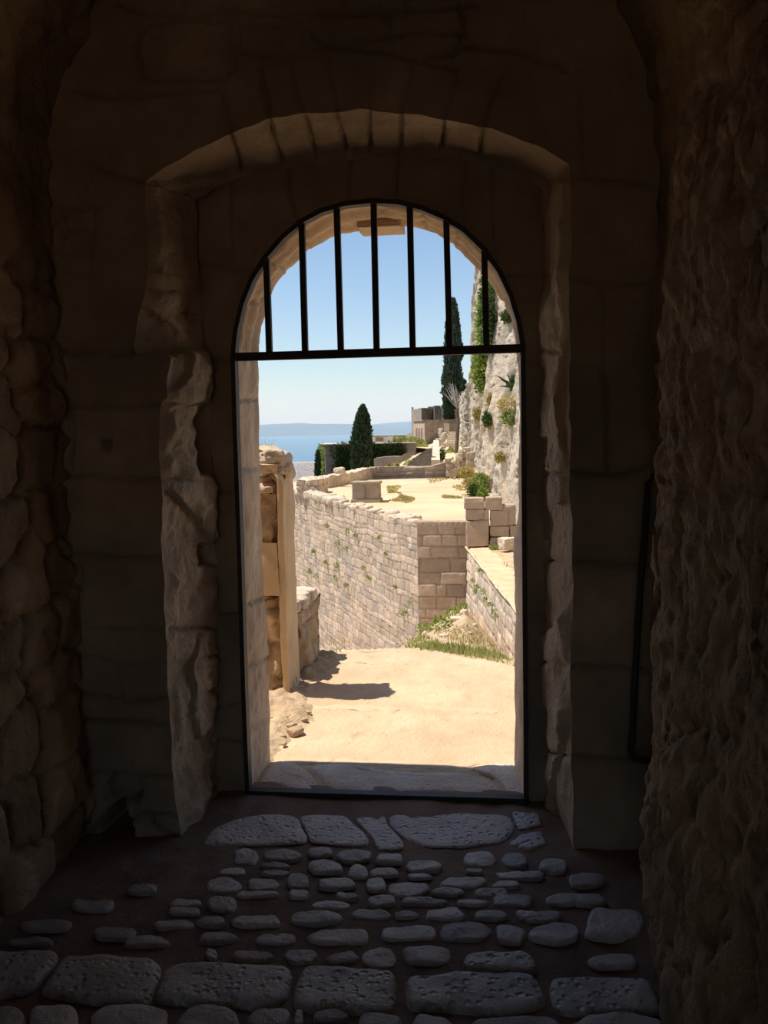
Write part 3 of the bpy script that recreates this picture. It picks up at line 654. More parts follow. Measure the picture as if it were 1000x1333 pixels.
rough_box('plaster_patch', (Xl, 5.10, .60), (Xr - .045, 5.38, .93), G['patch'], .010, .02, pil, 4)
rough_box('upper_masonry', (Xl, 5.115, .91), (Xr - .06, 5.39, 1.24), G['plaster'], .022, .02, pil, 5, scale=9)
rough_box('ledge', (Xl, 5.08, 1.225), (Xr - .05, 5.40, 1.275), G['ashlar'], .014, .015, pil, 6, scale=9)
# smooth plastered outer slab, rounded at the head
def side_slab(P_, a, b):
    P = P_.copy(); z0 = b[2] - .16; t = np.clip((P[..., 2] - z0) / (b[2] - z0), 0, 1)
    P[..., 0] -= (1 - np.sqrt(np.clip(1 - (t * .98) ** 2, 0, 1))) * .15 * (P[..., 0] > (a[0] + b[0]) / 2)
    return P
rough_box('side_slab', (Xr - .055, 5.10, -.1), (Xr + .0, 5.42, 1.40), G['patch'], .010, .02, pil, 8, top_fn=side_slab, scale=3)
rough_box('rubble_core', (Xl, 5.20, 1.2), (Xr - .06, 5.42, 1.40), G['plaster'], .03, .02, pil, 15, scale=8)
mb = MB(); prof = []
n = 22; cx = Xr - .145; V = []
for yy_, k in ((5.20, .90), (5.22, 1.), (5.34, 1.02), (5.44, .96)):
    for i in range(n + 1):
        a_ = PI * i / n; V.append((cx - math.cos(a_) * .15 * k, yy_ + .012 * math.sin(i * 1.3), 1.30 + math.sin(a_) * .20 * k + .006 * math.sin(i * 2.1)))
    for i in range(n + 1):
        a_ = PI * (1 - i / n); V.append((cx - math.cos(a_) * .09 * k, yy_, 1.24 + math.sin(a_) * .10 * k))
m_ = 2 * (n + 1)
Fc = [(j * m_ + i, j * m_ + (i + 1) % m_, (j + 1) * m_ + (i + 1) % m_, (j + 1) * m_ + i) for j in range(3) for i in range(m_)]
for j, f_ in ((0, 1), (3, -1)):
    for i in range(n): Fc.append([j * m_ + i, j * m_ + i + 1, j * m_ + m_ - 2 - i, j * m_ + m_ - 1 - i][::f_])
mb.add(V, Fc); mb.build('rounded_cap', G['patch'], pil, None, True)
for i, (x, y, w_, h_) in enumerate(((348, 604, 26, 22), (364, 607, 24, 22), (342, 614, 16, 14), (356, 594, 30, 18), (368, 598, 16, 20), (374, 610, 14, 16), (345, 595, 14, 12))):
    c = at_y(x, y, 5.20 + .03 * (i % 3)); s = 5.2 / 1150
    V, Fc = rock_vf(c, (w_ * s * 1.05, .16, h_ * s * 1.15), 40 + i, .35, .3, 8, R_.uniform(-.5, .5)); mesh_np('rubble_stone', V, Fc, G['wallpale'], pil)
mb = MB(); c = at_y(346, 590, 5.25)
for a_ in range(7): mb.tube([c, c + np.array((-.03 + .012 * a_, .01 * (a_ % 3), .05)), c + np.array((-.06 + .022 * a_, .015 * (a_ % 3), .09 + .012 * (a_ % 2)))], [.0016, .001, .0006], 4)
tag(mb.build('dry_weed', G['drygrass'], None, c), 'thin dry weed stalks growing on top of the ruined pillar', 'weed')
pl2 = rough_box('low_parapet', (Xr - .30, 5.46, -.1), (Xr + .0, 6.14, .44), G['plaster'], .022, .02, None, 12, (Xr - .15, 5.8, 0), pat=pat_rub(9, .10, .16, .14, .28, .02, .04, 4))
tag(pl2, 'low broken stone parapet with pale top just behind the ruined pillar', 'parapet')
for k in range(4):
    V, Fc = rock_vf((Xr - .15 + .02 * (k % 2), 5.55 + k * .155, .45), (.26, .16, .08), 60 + k, .6, .2, 8)
    mesh_np('coping_stone', V, Fc, G['wallpale'], pl2)
# fallen stones at the foot of the jamb and pillar
for i, (x, y, w_) in enumerate(((372, 934, 18), (380, 944, 14), (362, 938, 12), (358, 950, 14), (385, 952, 22), (368, 957, 12), (350, 960, 12), (396, 936, 10), (352, 934, 9), (378, 926, 9), (402, 926, 8), (370, 966, 9))):
    c = at_z(x, y, .015); s = c[1] / 1150
    V, Fc = rock_vf((c[0], c[1], path_z(c[0:1], c[1:2])[0] + w_ * s * .14), (w_ * s, w_ * s * .8, w_ * s * .5), 80 + i, .4, .3, 8, i)
    tag(mesh_np('fallen_stone', V, Fc, G['plaster'], None, c), 'small fallen rubble stone lying on the scree at the foot of the ruined pillar', 'stone', 'fallen stones by the pillar')
# scree wedge beside them
X, Y = np.meshgrid(np.linspace(-1.7, -.95, 60), np.linspace(YO + .02, 6.5, 130), indexing='ij')
P = np.stack([X, Y, path_z(X, Y)], -1); e = sstep(-.98 + .0 * Y, -1.22, X + .06 * np.sin(Y * 5) + .05 * (Y - 5) )
P[..., 2] += -.03 + e * (.055 + fbm(P, 14, 4, 140) * .05)
tag(surf('scree', P, 0 * X, G['grit'], fbm(P, 5, 3, 8)), 'strip of brown gravelly scree along the foot of the ruined pillar', 'gravel', kind='stuff')
r_ = np.random.RandomState(5); mb = MB()
for k in range(16):
    x = -1.17 + .12 * r_.rand() ** 1.5; y = 5.45 + 1.0 * r_.rand()
    blades(mb, [(x + r_.normal() * .02, y + r_.normal() * .02, .02) for _ in range(14)], .016, .0022, k)
tag(mb.build('dry_grass', G['drygrass'], None, None), 'sparse dry grass blades along the foot of the low broken parapet', 'grass', kind='stuff')
# ================================================================ bastion
ZT = -1.4
Cc = at_z(543, 683, ZT); Ee = at_z(388, 640.5, ZT); Dd = at_z(607, 683, ZT)
dirE = (Ee - Cc) / np.linalg.norm(Ee - Cc); LE = np.linalg.norm(Ee - Cc) + 9
bas = empty('bastion', (Cc[0], Cc[1], -5), 'large pale stone bastion wall with a sharp corner holding up the sandy terrace', 'bastion')
def wall_face(name, A, B, z0, z1, mat, parent, pat, amp, res=.04, batter=.05, seed=1, end_fade=None, ragged=0.):
    A = np.array(A, float); B = np.array(B, float); L = np.linalg.norm((B - A)[:2]); d = (B - A) / L; n_ = np.array((d[1], -d[0], 0)); mid = (A + B) / 2
    if (n_ * (EYE - mid)).sum() < 0: n_ = -n_
    u, z = np.meshgrid(np.linspace(0, L, int(L / res) + 1), np.linspace(z0, z1, int((z1 - z0) / res) + 1), indexing='ij')
    jh, tn = coursed(u, z, *pat)
    P = A + d * u[..., None]; P[..., 2] = z
    if ragged: P[..., 2] -= np.maximum(0, uvn(u, z * 0, 1.6, 4, seed)) * ragged * sstep(z1 - .8, z1, z)
    off = (z1 - z) * batter + (jh - 1) * amp + tn * amp * .35 + uvn(u, z, 1.5, 5, seed) * amp * .5 + uvn(u, z, 7, 3, seed + 2) * amp * .35
    off = off * sstep(0, .10, u)
    return surf(name, P + n_ * off[..., None], 0 * u, mat, tn * 1.3 - (1 - jh) * 2.0, parent)
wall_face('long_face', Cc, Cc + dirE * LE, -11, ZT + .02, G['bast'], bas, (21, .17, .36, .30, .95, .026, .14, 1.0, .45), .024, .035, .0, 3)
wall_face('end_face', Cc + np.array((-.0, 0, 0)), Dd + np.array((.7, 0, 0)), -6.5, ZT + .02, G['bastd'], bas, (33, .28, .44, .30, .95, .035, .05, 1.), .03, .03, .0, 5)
# tops of the corner stones
for k in range(9):
    t = (k + .5) / 9; p = Cc * (1 - t) + Dd * t
    V, Fc = rock_vf((p[0], p[1] + .22, ZT + .0), (.19, .42, .20), 300 + k, .85, .08, 8); mesh_np('top_stone', V, Fc, G['bastd'], bas)
r_ = np.random.RandomState(11)
for k in range(85):
    t = r_.rand() ** .8; L = t * LE * .72; p = Cc + dirE * L; nrm = np.array((dirE[1], -dirE[0], 0)); nrm = nrm if nrm[1] < 0 else -nrm
    big = .2 + .35 * r_.rand() + (.25 if L > 10 else 0)
    V, Fc = rock_vf(p - nrm * (.06 + r_.rand() * .5) + np.array((0, 0, -.02)), (big, big * .8, big * .5), 400 + k, .6, .2, 4, r_.rand() * 3)
    mesh_np('top_stone', V, Fc, G['wallpale'], bas, None, True)
# terrace surface
FR = np.array((9., 54.5, ZT)); FLc = Cc + dirE * LE; FLc = FLc.copy()
A0, A1 = Cc + np.array((.02, .04, 0)), FLc + np.array((.05, 0, 0)); B0, B1 = np.array((8., Cc[1] + .04, ZT)), FR
s, t = np.meshgrid(np.linspace(0, 1, 160), np.linspace(0, 1, 260), indexing='ij')
P = (A0 * (1 - t[..., None]) + A1 * t[..., None]) * (1 - s[..., None]) + (B0 * (1 - t[..., None]) + B1 * t[..., None]) * s[..., None]
P[..., 2] = ZT - .03 + fbm(P, .5, 4, 150) * .05
ter = tag(surf('ground_terrace', P, 0 * s, G['sand2'], fbm(P, .35, 4, 151)), kind='structure'); T_ter = bvh(ter)
# ---- terrace details: stone well
wc = at_z(476, 653.5, ZT); wx0 = at_z(459.5, 652, ZT); wx1 = at_z(492.5, 652.5, ZT); sc = wc[1] / 1150
well = empty('stone_well', (wc[0], wc[1] + .4, ZT), 'square brown stone well head with a flat rim standing alone on the terrace', 'well')
hw = (wx1[0] - wx0[0]) / 2
rough_box('body', (wc[0] - hw, wc[1], ZT - .05), (wc[0] + hw, wc[1] + 2 * hw * .75, ZT + 24 * sc), G['wellst'], .012, .06, well, 2)
rough_box('rim', (wc[0] - hw * 1.07, wc[1] - .09, ZT + 23.2 * sc), (wc[0] + hw * 1.09, wc[1] + 2 * hw * .78, ZT + 26.8 * sc), G['wellst'], .008, .06, well, 3)
mb = MB(); mb.box((wc[0] - .015, wc[1] - .022, ZT + .05), (wc[0] + .015, wc[1] + .0, ZT + 23 * sc)); mb.build('joint_strip', G['fardark'], well)
mb = MB(); mb.box((wc[0] - hw * 1.08, wc[1] - .08, ZT - .06), (wc[0] + hw * 1.1, wc[1] + 1.6 * hw, ZT + .10)); mb.build('plinth', G['bastd'], well)
# ---- walls standing on known ground points
def vwall(name, bot, tops, zg, thick, mat, label, cat, group=None, parent=None, depth_extra=.4, amp=.05, seed=1, rag=.0):
    """wall through ground pixels bot (at height zg), with its top at pixel heights tops"""
    P0 = [at_z(x, y, zg) for x, y in bot]; Zt = []
    for p, (x, yt) in zip(P0, tops): Zt.append(at_y(x, yt, p[1])[2])
    P0 = np.array(P0); n = max(24, int(np.linalg.norm(P0[-1] - P0[0]) / .12)); s_ = np.r_[0, np.cumsum(np.linalg.norm(np.diff(P0[:, :2], axis=0), axis=1))]
    tt = np.linspace(0, s_[-1], n); C = np.stack([np.interp(tt, s_, P0[:, k]) for k in range(3)], -1); zt = np.interp(tt, s_, Zt)
    zt = zt + uvn(tt, 0 * tt, 1.3, 3, seed) * rag
    T = np.gradient(C[:, :2], axis=0); T /= np.linalg.norm(T, axis=1)[:, None]; Nn = np.stack([-T[:, 1], T[:, 0]], -1)
    if Nn[:, 1].mean() < 0: Nn = -Nn
    nh = 16; V = []; tone = []
    zb = zg - depth_extra
    cols = [(0, k / nh) for k in range(nh + 1)] + [(.33, 1), (.66, 1)] + [(1, 1 - k / 3) for k in range(4)]
    G_ = np.zeros((n, len(cols), 3))
    for j, (o, q) in enumerate(cols):
        G_[:, j, :2] = C[:, :2] + Nn * thick * o; G_[:, j, 2] = zb + (zt - zb) * q
    uu = np.repeat(tt[:, None], len(cols), 1)
    jh, tn = coursed(uu, G_[..., 2], seed, .18, .34, .25, .7, .05, .05, 1.5)
    G_[..., 1] += np.where(np.array([c[0] for c in cols])[None, :] == 0, (1 - jh) * amp, 0)
    G_ += np.stack([fbm(G_, 1.7, 3, seed + k) for k in range(3)], -1) * amp
    nv = len(cols); F_ = grid_faces(n, nv); V = G_.reshape(-1, 3)
    e = [[tuple(range(nv)), tuple((n - 1) * nv + k for k in range(nv))[::-1]]]
    faces = [tuple(f) for f in F_] + e[0]
    o = mesh_np(name, V, faces, mat, parent, None if parent else (C[0][0], C[0][1], zg), False, {'tone': tn.ravel()})
    if parent is None: tag(o, label, cat, group)
    return o
vwall('terrace_wall', [(482, 622.5), (520, 621.5), (562, 621), (585, 620.5)], [(482, 608), (520, 607.5), (560, 607), (588, 600)], ZT, .6, G['bastd'], 'low brown stone wall closing the far edge of the sandy terrace', 'wall', seed=41)
sb = empty('stub_wall', at_z(598, 620, ZT), 'higher ragged end of brown rubble wall meeting the foot of the cliff', 'wall')
for i, (x, y, w_, h_) in enumerate(((588, 615, 13, 10), (599, 614, 12, 11), (608, 612, 11, 10), (586, 606, 9, 8), (594, 604, 10, 10), (603, 603, 11, 11), (612, 603, 10, 10), (598, 595, 9, 9), (605, 592, 10, 10), (613, 593, 10, 9), (600, 588, 6, 6), (609, 585, 8, 5), (583, 600, 7, 6))):
    s = 51.5 / 1150; V, Fc = rock_vf(at_y(x, y, 51.6 + .25 * (i % 3)), (w_ * s * 1.08, .8, h_ * s * 1.12), 850 + i, .75, .22, 8)
    mesh_np('wall_stone', V, Fc, G['wallpale'] if i % 3 else G['bastd'], sb)
vwall('parapet_wall', [(424, 634.5), (440, 632), (462, 627), (486, 622)], [(424, 622), (440, 619), (466, 616), (486, 608)], ZT, .7, G['wallpale'], 'low crumbling parapet behind the stone well on the terrace edge', 'wall', seed=44, rag=.15)
b = at_z(405, 644, ZT)
tag(rough_box('masonry_block', (b[0] - .75, b[1] + .2, ZT - .1), (b[0] + .45, b[1] + 2.2, ZT + .72), G['wallpale'], .07, .06, None, 9, (b[0], b[1], ZT), pat=pat_rub(15, .2, .32, .25, .5, .05, .08, 2)), 'ragged block of broken masonry at the seaward corner of the terrace', 'masonry')
V, Fc = rock_vf(at_z(441, 633, ZT) + np.array((0, .4, .80)), (.62, .6, .34), 19, .5, .3, 8)
tag(mesh_np('loose_boulder', V, Fc, G['wallpale'], None, at_z(441, 633, ZT)), 'rounded pale boulder on top of the crumbling parapet', 'boulder')
# ================================================================ side wall with coping, stone piers, boulder
ZW = -2.0
Pf = at_z(610, 712, ZW); Pn = at_z(672, 790, ZW); dW = (Pn - Pf) / np.linalg.norm(Pn - Pf); Pn2 = Pn + dW * 6
sw = empty('side_wall', (Pf[0], Pf[1], -4), 'pale stone side wall sloping towards the gate under the cliff, weeds on its face', 'wall')
wall_face('masonry_face', Pf + dW * -.4, Pn2, -6, ZW - .02, G['wallpale'], sw, (51, .2, .42, .3, .8, .035, .12, 1., .5), .04, .045, .03, 8)
nW = np.array((-dW[1], dW[0], 0)); nW = nW if nW[0] > 0 else -nW
u, v = np.meshgrid(np.linspace(-.6, np.linalg.norm(Pn2 - Pf), 160), np.linspace(-.05, .62, 14), indexing='ij')
P = Pf + dW * u[..., None] + nW * v[..., None]; P[..., 2] = ZW + fbm(P, 1.5, 4, 160) * .06 - .06 * sstep(.03, -.05, v)
surf('coping', P, 0 * u, G['sand'], fbm(P, 1.2, 3, 8), sw)
u, v = np.meshgrid(np.linspace(-.6, np.linalg.norm(Pn2 - Pf), 160), np.linspace(.55, 9, 90), indexing='ij')
P = Pf + dW * u[..., None] + nW * v[..., None]; P[..., 2] = ZW - .03 + fbm(P, 1.2, 4, 161) * .12 + v * .03
tg = tag(surf('ground_ledge', P, 0 * u, G['grit'], fbm(P, 1.2, 3, 8)), kind='structure'); T_led = bvh(tg)
YP = Pf[1] - .1
def pier(label, blocks, Y0, seed):
    p0 = at_y(sum(b[0] + b[2] for b in blocks) / 2 / len(blocks), 712, Y0)
    e = empty('stone_pier', (p0[0], Y0, ZW), label, 'pier')
    for i, (x0, y0, x1, y1, *dd) in enumerate(blocks):
        a = at_y(x0 + .3, y1 - .2, Y0); b = at_y(x1 - .3, y0 + .2, Y0); dpt = dd[0] if dd else .5
        V, Fc = rock_vf(((a[0] + b[0]) / 2, Y0 + dpt / 2 + .02 * math.sin(i * 5 + seed), (a[2] + b[2]) / 2), (b[0] - a[0], dpt, b[2] - a[2]), seed + i, .93, .09, 12)
        mesh_np('block', V, Fc, G['bastd'], e, None, True)
    return e
pier('stack of big squared stone blocks, nearer the terrace corner', [(604, 648, 631, 663), (606, 663, 631, 677.5), (630, 663, 637, 678), (606.5, 677, 637, 712)], YP, 500)
pier('stack of big squared stone blocks beside the cliff, single block on top', [(632, 647, 654, 664.5), (638, 664, 662, 685), (661, 660, 672, 684), (638, 685, 664, 699), (664, 684, 674, 699), (637.5, 699, 668, 714), (654, 657, 671, 665)], YP + .05, 520)
b = at_y(661, 719, YP - 1.2)
V, Fc = rock_vf((b[0], YP - 1.0, b[2] + .22), (.44, .4, .36), 77, .7, .2, 12, .5)
tag(mesh_np('loose_boulder', V, Fc, G['wallpale'], None, b), 'squarish loose boulder lying on the ledge before the stone piers', 'boulder')
mb = MB(); mb.box((Pf[0] - .05, YP + .45, ZW - .6), (8, YP + 1.6, ZT - .02)); tag(mb.build('terrace_footing', G['bastd']), kind='structure')
# ================================================================ cliff
cb = [(105, -3.9, 5.2), (95, -3.55, 4.6), (78, -2.9, 4.3), (66, -2.0, 4.4), (61, -1.62, 9), (58, -1.45, 17), (50, -.95, 19), (43, -.5, 20), (36, .0, 20), (30, .45, 18), (25, .95, 16), (19, 1.25, 14), (13, 1.5, 12)]
s_ = np.linspace(0, 1, len(cb)); S = np.linspace(0, 1, 620)
Yb = np.interp(S, s_, [c[0] for c in cb]); Xb = np.interp(S, s_, [c[1] for c in cb]); Zt = np.interp(S, s_, [c[2] for c in cb])
Q = np.linspace(0, 1, 420)
Yg_, Qg = np.meshgrid(Yb, Q, indexing='ij'); Xg = np.repeat(Xb[:, None], len(Q), 1); Ztg = np.repeat(Zt[:, None], len(Q), 1)
qz = np.clip(Qg / .9, 0, 1); Z = -3.2 + (Ztg + 3.2) * qz
lean = np.interp(Yg_, [13, 36, 50, 59, 105], [.16, .16, .09, .045, .07])
P = np.stack([Xg + lean * np.maximum(Z + 1.4, 0) + np.clip(Qg - .9, 0, 1) * 80, Yg_, Z], -1)
Pa = P * np.array((1, 1, .33)); Pr = np.stack([Pa[..., 0], Pa[..., 1] + P[..., 2] * .25, Pa[..., 2]], -1)
Pr = Pr * np.array((1, 1, .7))
rid = 1 - np.abs(fbm(Pr, .34, 3, 171)) * 2.6; rid2 = 1 - np.abs(fbm(Pr, 1.1, 4, 175)) * 2
amp = np.clip(Yg_ / 60, .3, 1.1)
cr1 = fbm(Pr + 5, .55, 4, 181); cr2 = fbm(Pr * np.array((1, 1, 2.6)) + 9, .8, 4, 183)
crack = (1 - sstep(0, .022, np.abs(cr1))) * .5 + (1 - sstep(0, .022, np.abs(cr2))) * .25
off = amp * (-.80 * rid - .26 * rid2 + .10 * fbm(P, 3, 3, 176) + .85 + crack * .8) + .15 
P[..., 0] += off; P[..., 1] += off * .25
cl = tag(surf('cliff', P, 0 * Qg, G['cliff'], fbm(Pr, .5, 4, 178) * 1.5), kind='structure'); T_cl = bvh(cl)
# ---- bushes growing on and below the cliff
def cliff_bush(name, x, y, rx, ry, n, mat, label, cat, Y=None, group=None, seed=1, size_px=5., **k):
    p, _ = hit(T_cl, x, y)
    Yd = p[1] if p is not None else (Y or 58)
    if Y: Yd = Y
    c = at_y(x, y, Yd - .2); s = Yd / 1150
    return bush(name, c, (rx * s, max(rx, ry) * s * .6, ry * s), n, size_px * s, mat, label, cat, group, seed, **k)
YS = float(hit(T_cl, 632, 480)[0][1]) - .3
cliff_bush('shrub', 631, 480, 16, 30, 3200, G['bush'], 'large bright green shrub bulging over the cliff edge below the crossbar', 'shrub', Y=YS, seed=3, up=.5, shell=.2)
cliff_bush('climbing_shrub', 636, 408, 11, 50, 2800, G['bushdark'], 'tall dark green shrub hanging on the cliff behind the gate bars', 'shrub', Y=float(hit(T_cl, 640, 408)[0][1]) - .4, seed=4, up=-.2, shell=.2)
cliff_bush('shrub', 627, 425, 6, 42, 900, G['bush'], 'narrow light green shrub strip at the outer rim of the cliff', 'shrub', Y=float(hit(T_cl, 632, 425)[0][1]) - .3, seed=14, up=.2, shell=.2)
for i, (x, y, rx, ry, mt, lb) in enumerate(((660, 413, 5, 7, 'bushdark', 'small dark green tuft high on the upright rock face'), (662, 527, 17, 9, 'drygrass', 'yellow-green grassy shrub on the cliff ledge by the agave'), (664, 545, 11, 9, 'bush', 'bright green shrub below the agave on the cliff'),
        (635, 547, 5, 9, 'bushdark', 'small round dark bush halfway up the cliff'), (622, 540, 5, 7, 'drygrass', 'small yellowish tuft on the outer cliff face'), (651, 596, 5, 5, 'drygrass', 'dry yellow tuft low on the bare cliff'), (640, 520, 6, 6, 'drygrass', 'little dry tuft between the big shrub and the ledge grass'),
        (669, 500, 4, 9, 'bushdark', 'dark leafy clump rising beside the agave'))):
    cliff_bush('cliff_tuft', x, y, rx, ry, 420, G[mt], lb, 'plant', seed=20 + i, size_px=4, up=.5)
for i, (x, y, rx, ry, Y, mt, lb) in enumerate(((626, 628, 10, 11, 40, 'bush', 'leafy green bush at the foot of the cliff on the terrace'), (629, 645, 6, 7, 33, 'bush', 'small round green bush directly above the stone piers'), (617, 640, 6, 8, 37, 'bushdark', 'grey green bush beside the foot of the cliff'), (606, 616, 10, 6, 46, 'drygrass', 'yellow dry bush under the cliff near the end wall'),
        (613, 630, 9, 6, 42, 'drygrass', 'straw yellow low bush in front of the cliff foot'))):
    cliff_bush('foot_bush', x, y, rx, ry, 700, G[mt], lb, 'bush', Y=Y, seed=40 + i, size_px=4, up=.5)
# agave: pointed blades
p, _ = hit(T_cl, 668, 503); p = at_y(668, 504, (p[1] if p is not None else 40) - .2); s = p[1] / 1150; ag = empty('agave', p, 'grey green agave with long pointed leaves on the cliff ledge', 'agave')
for i, (dx, dz, dy) in enumerate(((-22, 20, 0), (-16, 14, -3), (-8, 22, 2), (0, 24, -2), (6, 20, 3), (-18, 5, 1), (-10, 8, -5), (10, 14, 0), (-4, -2, -6))):
    mb = MB(); V = []
    tip = np.array((dx, dy, dz)) * s
    for k in range(7):
        q = k / 6; c = p + tip * q + np.array((0, 0, -1)) * s * 4 * q * q; wd = s * 1.9 * (1 - q) ** .7 + .002
        V += [c + np.array((wd * .5, 0, wd)), c, c - np.array((wd * .5, 0, wd))]
    mb.add(V, [(k * 3 + a, k * 3 + a + 1, k * 3 + 4 + a, k * 3 + 3 + a) for k in range(6) for a in (0, 1)]); mb.build('leaf', G['cyp2'], ag, None, True)
# ---- weeds growing from the long bastion wall
T_b = bvh([o for o in bas.children if o.name.startswith('long_face')][0])
for i, (x, y, r) in enumerate(((428, 684, 3), (454, 691, 3.5), (465, 697, 3), (440, 708, 5), (452, 714, 4), (440, 736, 5), (414, 750, 5), (405, 743, 3.5), (439, 753, 5), (453, 762, 3.5), (475, 739, 3), (482, 751, 3), (516, 764, 3.5), (536, 784, 4), (524, 798, 4), (530, 797, 3), (426, 732, 3), (410, 718, 2.5), (496, 700, 2.5), (504, 721, 2))):
    p, nn_ = hit(T_b, x, y)
    if p is None: continue
    s = p[1] / 1150
    mb = MB(); leaf_cloud(mb, p + np.array((-.05, -.1, 0)), (r * s * .8, r * s * .5, r * s * .9), 70, 2.4 * s, 600 + i, up=.4, lump=0, shell=.1)
    tag(mb.build('wall_weed', G['bush'], None, p), 'small green weed tuft growing from the long bastion wall', 'weed', 'weeds in the bastion wall')
T_s = bvh([o for o in sw.children if o.name.startswith('masonry_face')][0])
for i, (x, y, r) in enumerate(((618, 756, 4), (623, 764, 4), (621, 770, 3.5), (632, 770, 5), (634, 780, 4), (646, 796, 5), (649, 802, 4), (606, 735, 3.5), (640, 786, 3), (627, 742, 2.5))):
    p, nn_ = hit(T_s, x, y)
    if p is None: continue
    s = p[1] / 1150
    mb = MB(); leaf_cloud(mb, p + np.array((-.05, -.08, 0)), (r * s * .8, r * s * .5, r * s * .9), 80, 2.4 * s, 650 + i, up=.4, lump=0, shell=.1)
    tag(mb.build('wall_weed', G['bush'], None, p), 'small green weed tuft growing from the face of the side wall', 'weed', 'weeds in the side wall')
# ---- grass: fields of blades (nobody could count them)
def grass_px(name, polys, tree, n, hgt, wid, mat, label, seed, zfix=None):
    r = np.random.RandomState(seed); mb = MB()
    for poly in polys:
        a = np.array(poly, float); lo = a.min(0); hi = a.max(0); c = 0; pts = []
        xs = lo[0] + r.rand(n * 3) * (hi[0] - lo[0]); ys = lo[1] + r.rand(n * 3) * (hi[1] - lo[1]); m = in_poly(xs + r.normal(size=n * 3) * 1.6, ys + r.normal(size=n * 3) * .8, poly)
        for x, y in zip(xs[m][:n], ys[m][:n]):
            p, _ = hit(tree, x, y)
            if p is None: continue
            if vnoise(np.array([[p[0] * .9, p[1] * .5, seed]]))[0] < -.12: continue
            pts.append(p)
        s = 1
        for p in pts: blades(mb, [p], hgt * (.5 + p[1] / 40), wid * (.5 + p[1] / 16), r.randint(1 << 20))
    return tag(mb.build(name, mat, None, None), label, 'grass', kind='stuff')
grass_px('green_grass', [[(524, 843), (543, 827), (558, 829), (572, 837), (600, 841), (640, 848), (668, 855), (672, 868), (640, 860), (600, 853), (560, 847)]], T_hill, 3200, .050, .006, G['grass'], 'fringe of green grass where the sandy path drops to the bastion corner', 1)
grass_px('dead_grass', [[(556, 822), (585, 805), (608, 790), (625, 800), (655, 840), (640, 845), (600, 838), (575, 830)]], T_hill, 1500, .04, .007, G['drygrass'], 'dry brown grass on the bank between bastion corner and side wall', 2)
grass_px('ledge_grass', [[(636, 713), (650, 712), (656, 726), (640, 722)], [(640, 730), (652, 742), (668, 760), (664, 748), (650, 728)]], T_led, 700, .10, .008, G['grass'], 'green grass patches on the ledge behind the side wall coping', 3)
grass_px('terrace_grass', [[(575, 607), (604, 606), (612, 625), (606, 650), (596, 640), (585, 625), (556, 630), (560, 622)], [(504, 632), (520, 630), (516, 640), (538, 652), (512, 653), (506, 645)], [(575, 645), (602, 648), (600, 655), (586, 653)], [(520, 646), (540, 650), (528, 655)]], T_ter, 1300, .035, .02, G['drygrass'], 'dry yellow grass patches scattered over the sandy terrace', 4)
# rocks on the bank
for i, (x, y, w_, h_) in enumerate(((593, 808, 20, 8), (604, 799, 12, 8), (579, 815, 8, 8), (578, 829, 14, 6), (618, 815, 8, 5), (640, 822, 9, 6), (612, 825, 6, 4), (588, 800, 8, 7), (660, 846, 8, 6))):
    p, _ = hit(T_hill, x, y)
    if p is None: continue
    s = p[1] / 1150; V, Fc = rock_vf(p + np.array((0, 0, h_ * s * .2)), (w_ * s, w_ * s * .8, h_ * s), 700 + i, .4, .3, 8, i)
    tag(mesh_np('bank_rock', V, Fc, G['wallpale'], None, p), 'pale rock half buried in the grassy bank below the bastion corner', 'rock', 'rocks on the grassy bank')
for i, (x, y) in enumerate(((600, 797), (590, 803), (575, 820), (553, 826))):
    p, _ = hit(T_hill, x, y)
    if p is not None: bush('bank_weed', p + np.array((0, 0, .1)), (.16, .15, .11), 130, .07, G['bush'], 'leafy green weed at the foot of the bastion end face', 'weed', 'weeds on the bank', 60 + i, up=.5)
# ================================================================ the upper fortress and the far distance
def ground_px(name, pxs_, Ys_, tab, mat, seed=1, amp=.1):
    """ground through a table of pixel heights: tab[i][j] for column pxs_[i] and distance Ys_[j]"""
    Zt_ = np.array([[at_y(px_, tab[i][j], Ys_[j])[2] for j in range(len(Ys_))] for i, px_ in enumerate(pxs_)])
    U = np.linspace(pxs_[0], pxs_[-1], 120); Yq = np.linspace(Ys_[0], Ys_[-1], 120)
    A = np.stack([np.interp(U, pxs_, Zt_[:, j]) for j in range(len(Ys_))], 1); B = np.stack([np.interp(Yq, Ys_, A[i]) for i in range(len(U))], 0)
    Ug, Yg__ = np.meshgrid(U, Yq, indexing='ij'); P = np.stack([(Ug - 641) / 1150 * Yg__, Yg__, B], -1)
    P[..., 2] += fbm(P, .7, 4, seed) * amp
    return tag(surf(name, P, 0 * Ug, mat, fbm(P, .3, 3, seed)), kind='structure')
gm = ground_px('ground_upper', [470, 500, 520, 545, 565, 585, 625], [53, 60, 70, 80, 90],
               [[640, 632, 625, 620, 612], [630, 615, 610, 606, 600], [618, 610, 603, 596, 590], [618, 608, 597, 587, 581], [617, 604, 592, 582, 577], [616, 600, 587, 576, 565], [616, 596, 580, 570, 560]], G['sand2'], 3)
T_gm = bvh(gm)
lawn = ground_px('ground_lawn', [474, 482, 530, 560, 600], [76.5, 88, 100, 112, 130], [[580, 577, 574, 572, 570], [579.5, 576, 573.5, 571.5, 569], [580, 577, 573, 571, 569], [584, 580, 574, 570, 568], [578, 574, 570, 566, 562]], G['sand2'], 5, .05)
T_lw = bvh(lawn)
grass_px('lawn_grass', [[(507, 573.5), (540, 573), (552, 576), (553, 582), (538, 579), (520, 577), (506, 577)]], T_lw, 4500, .14, .06, G['grass'], 'bright green lawn above the ivy covered wall', 8)
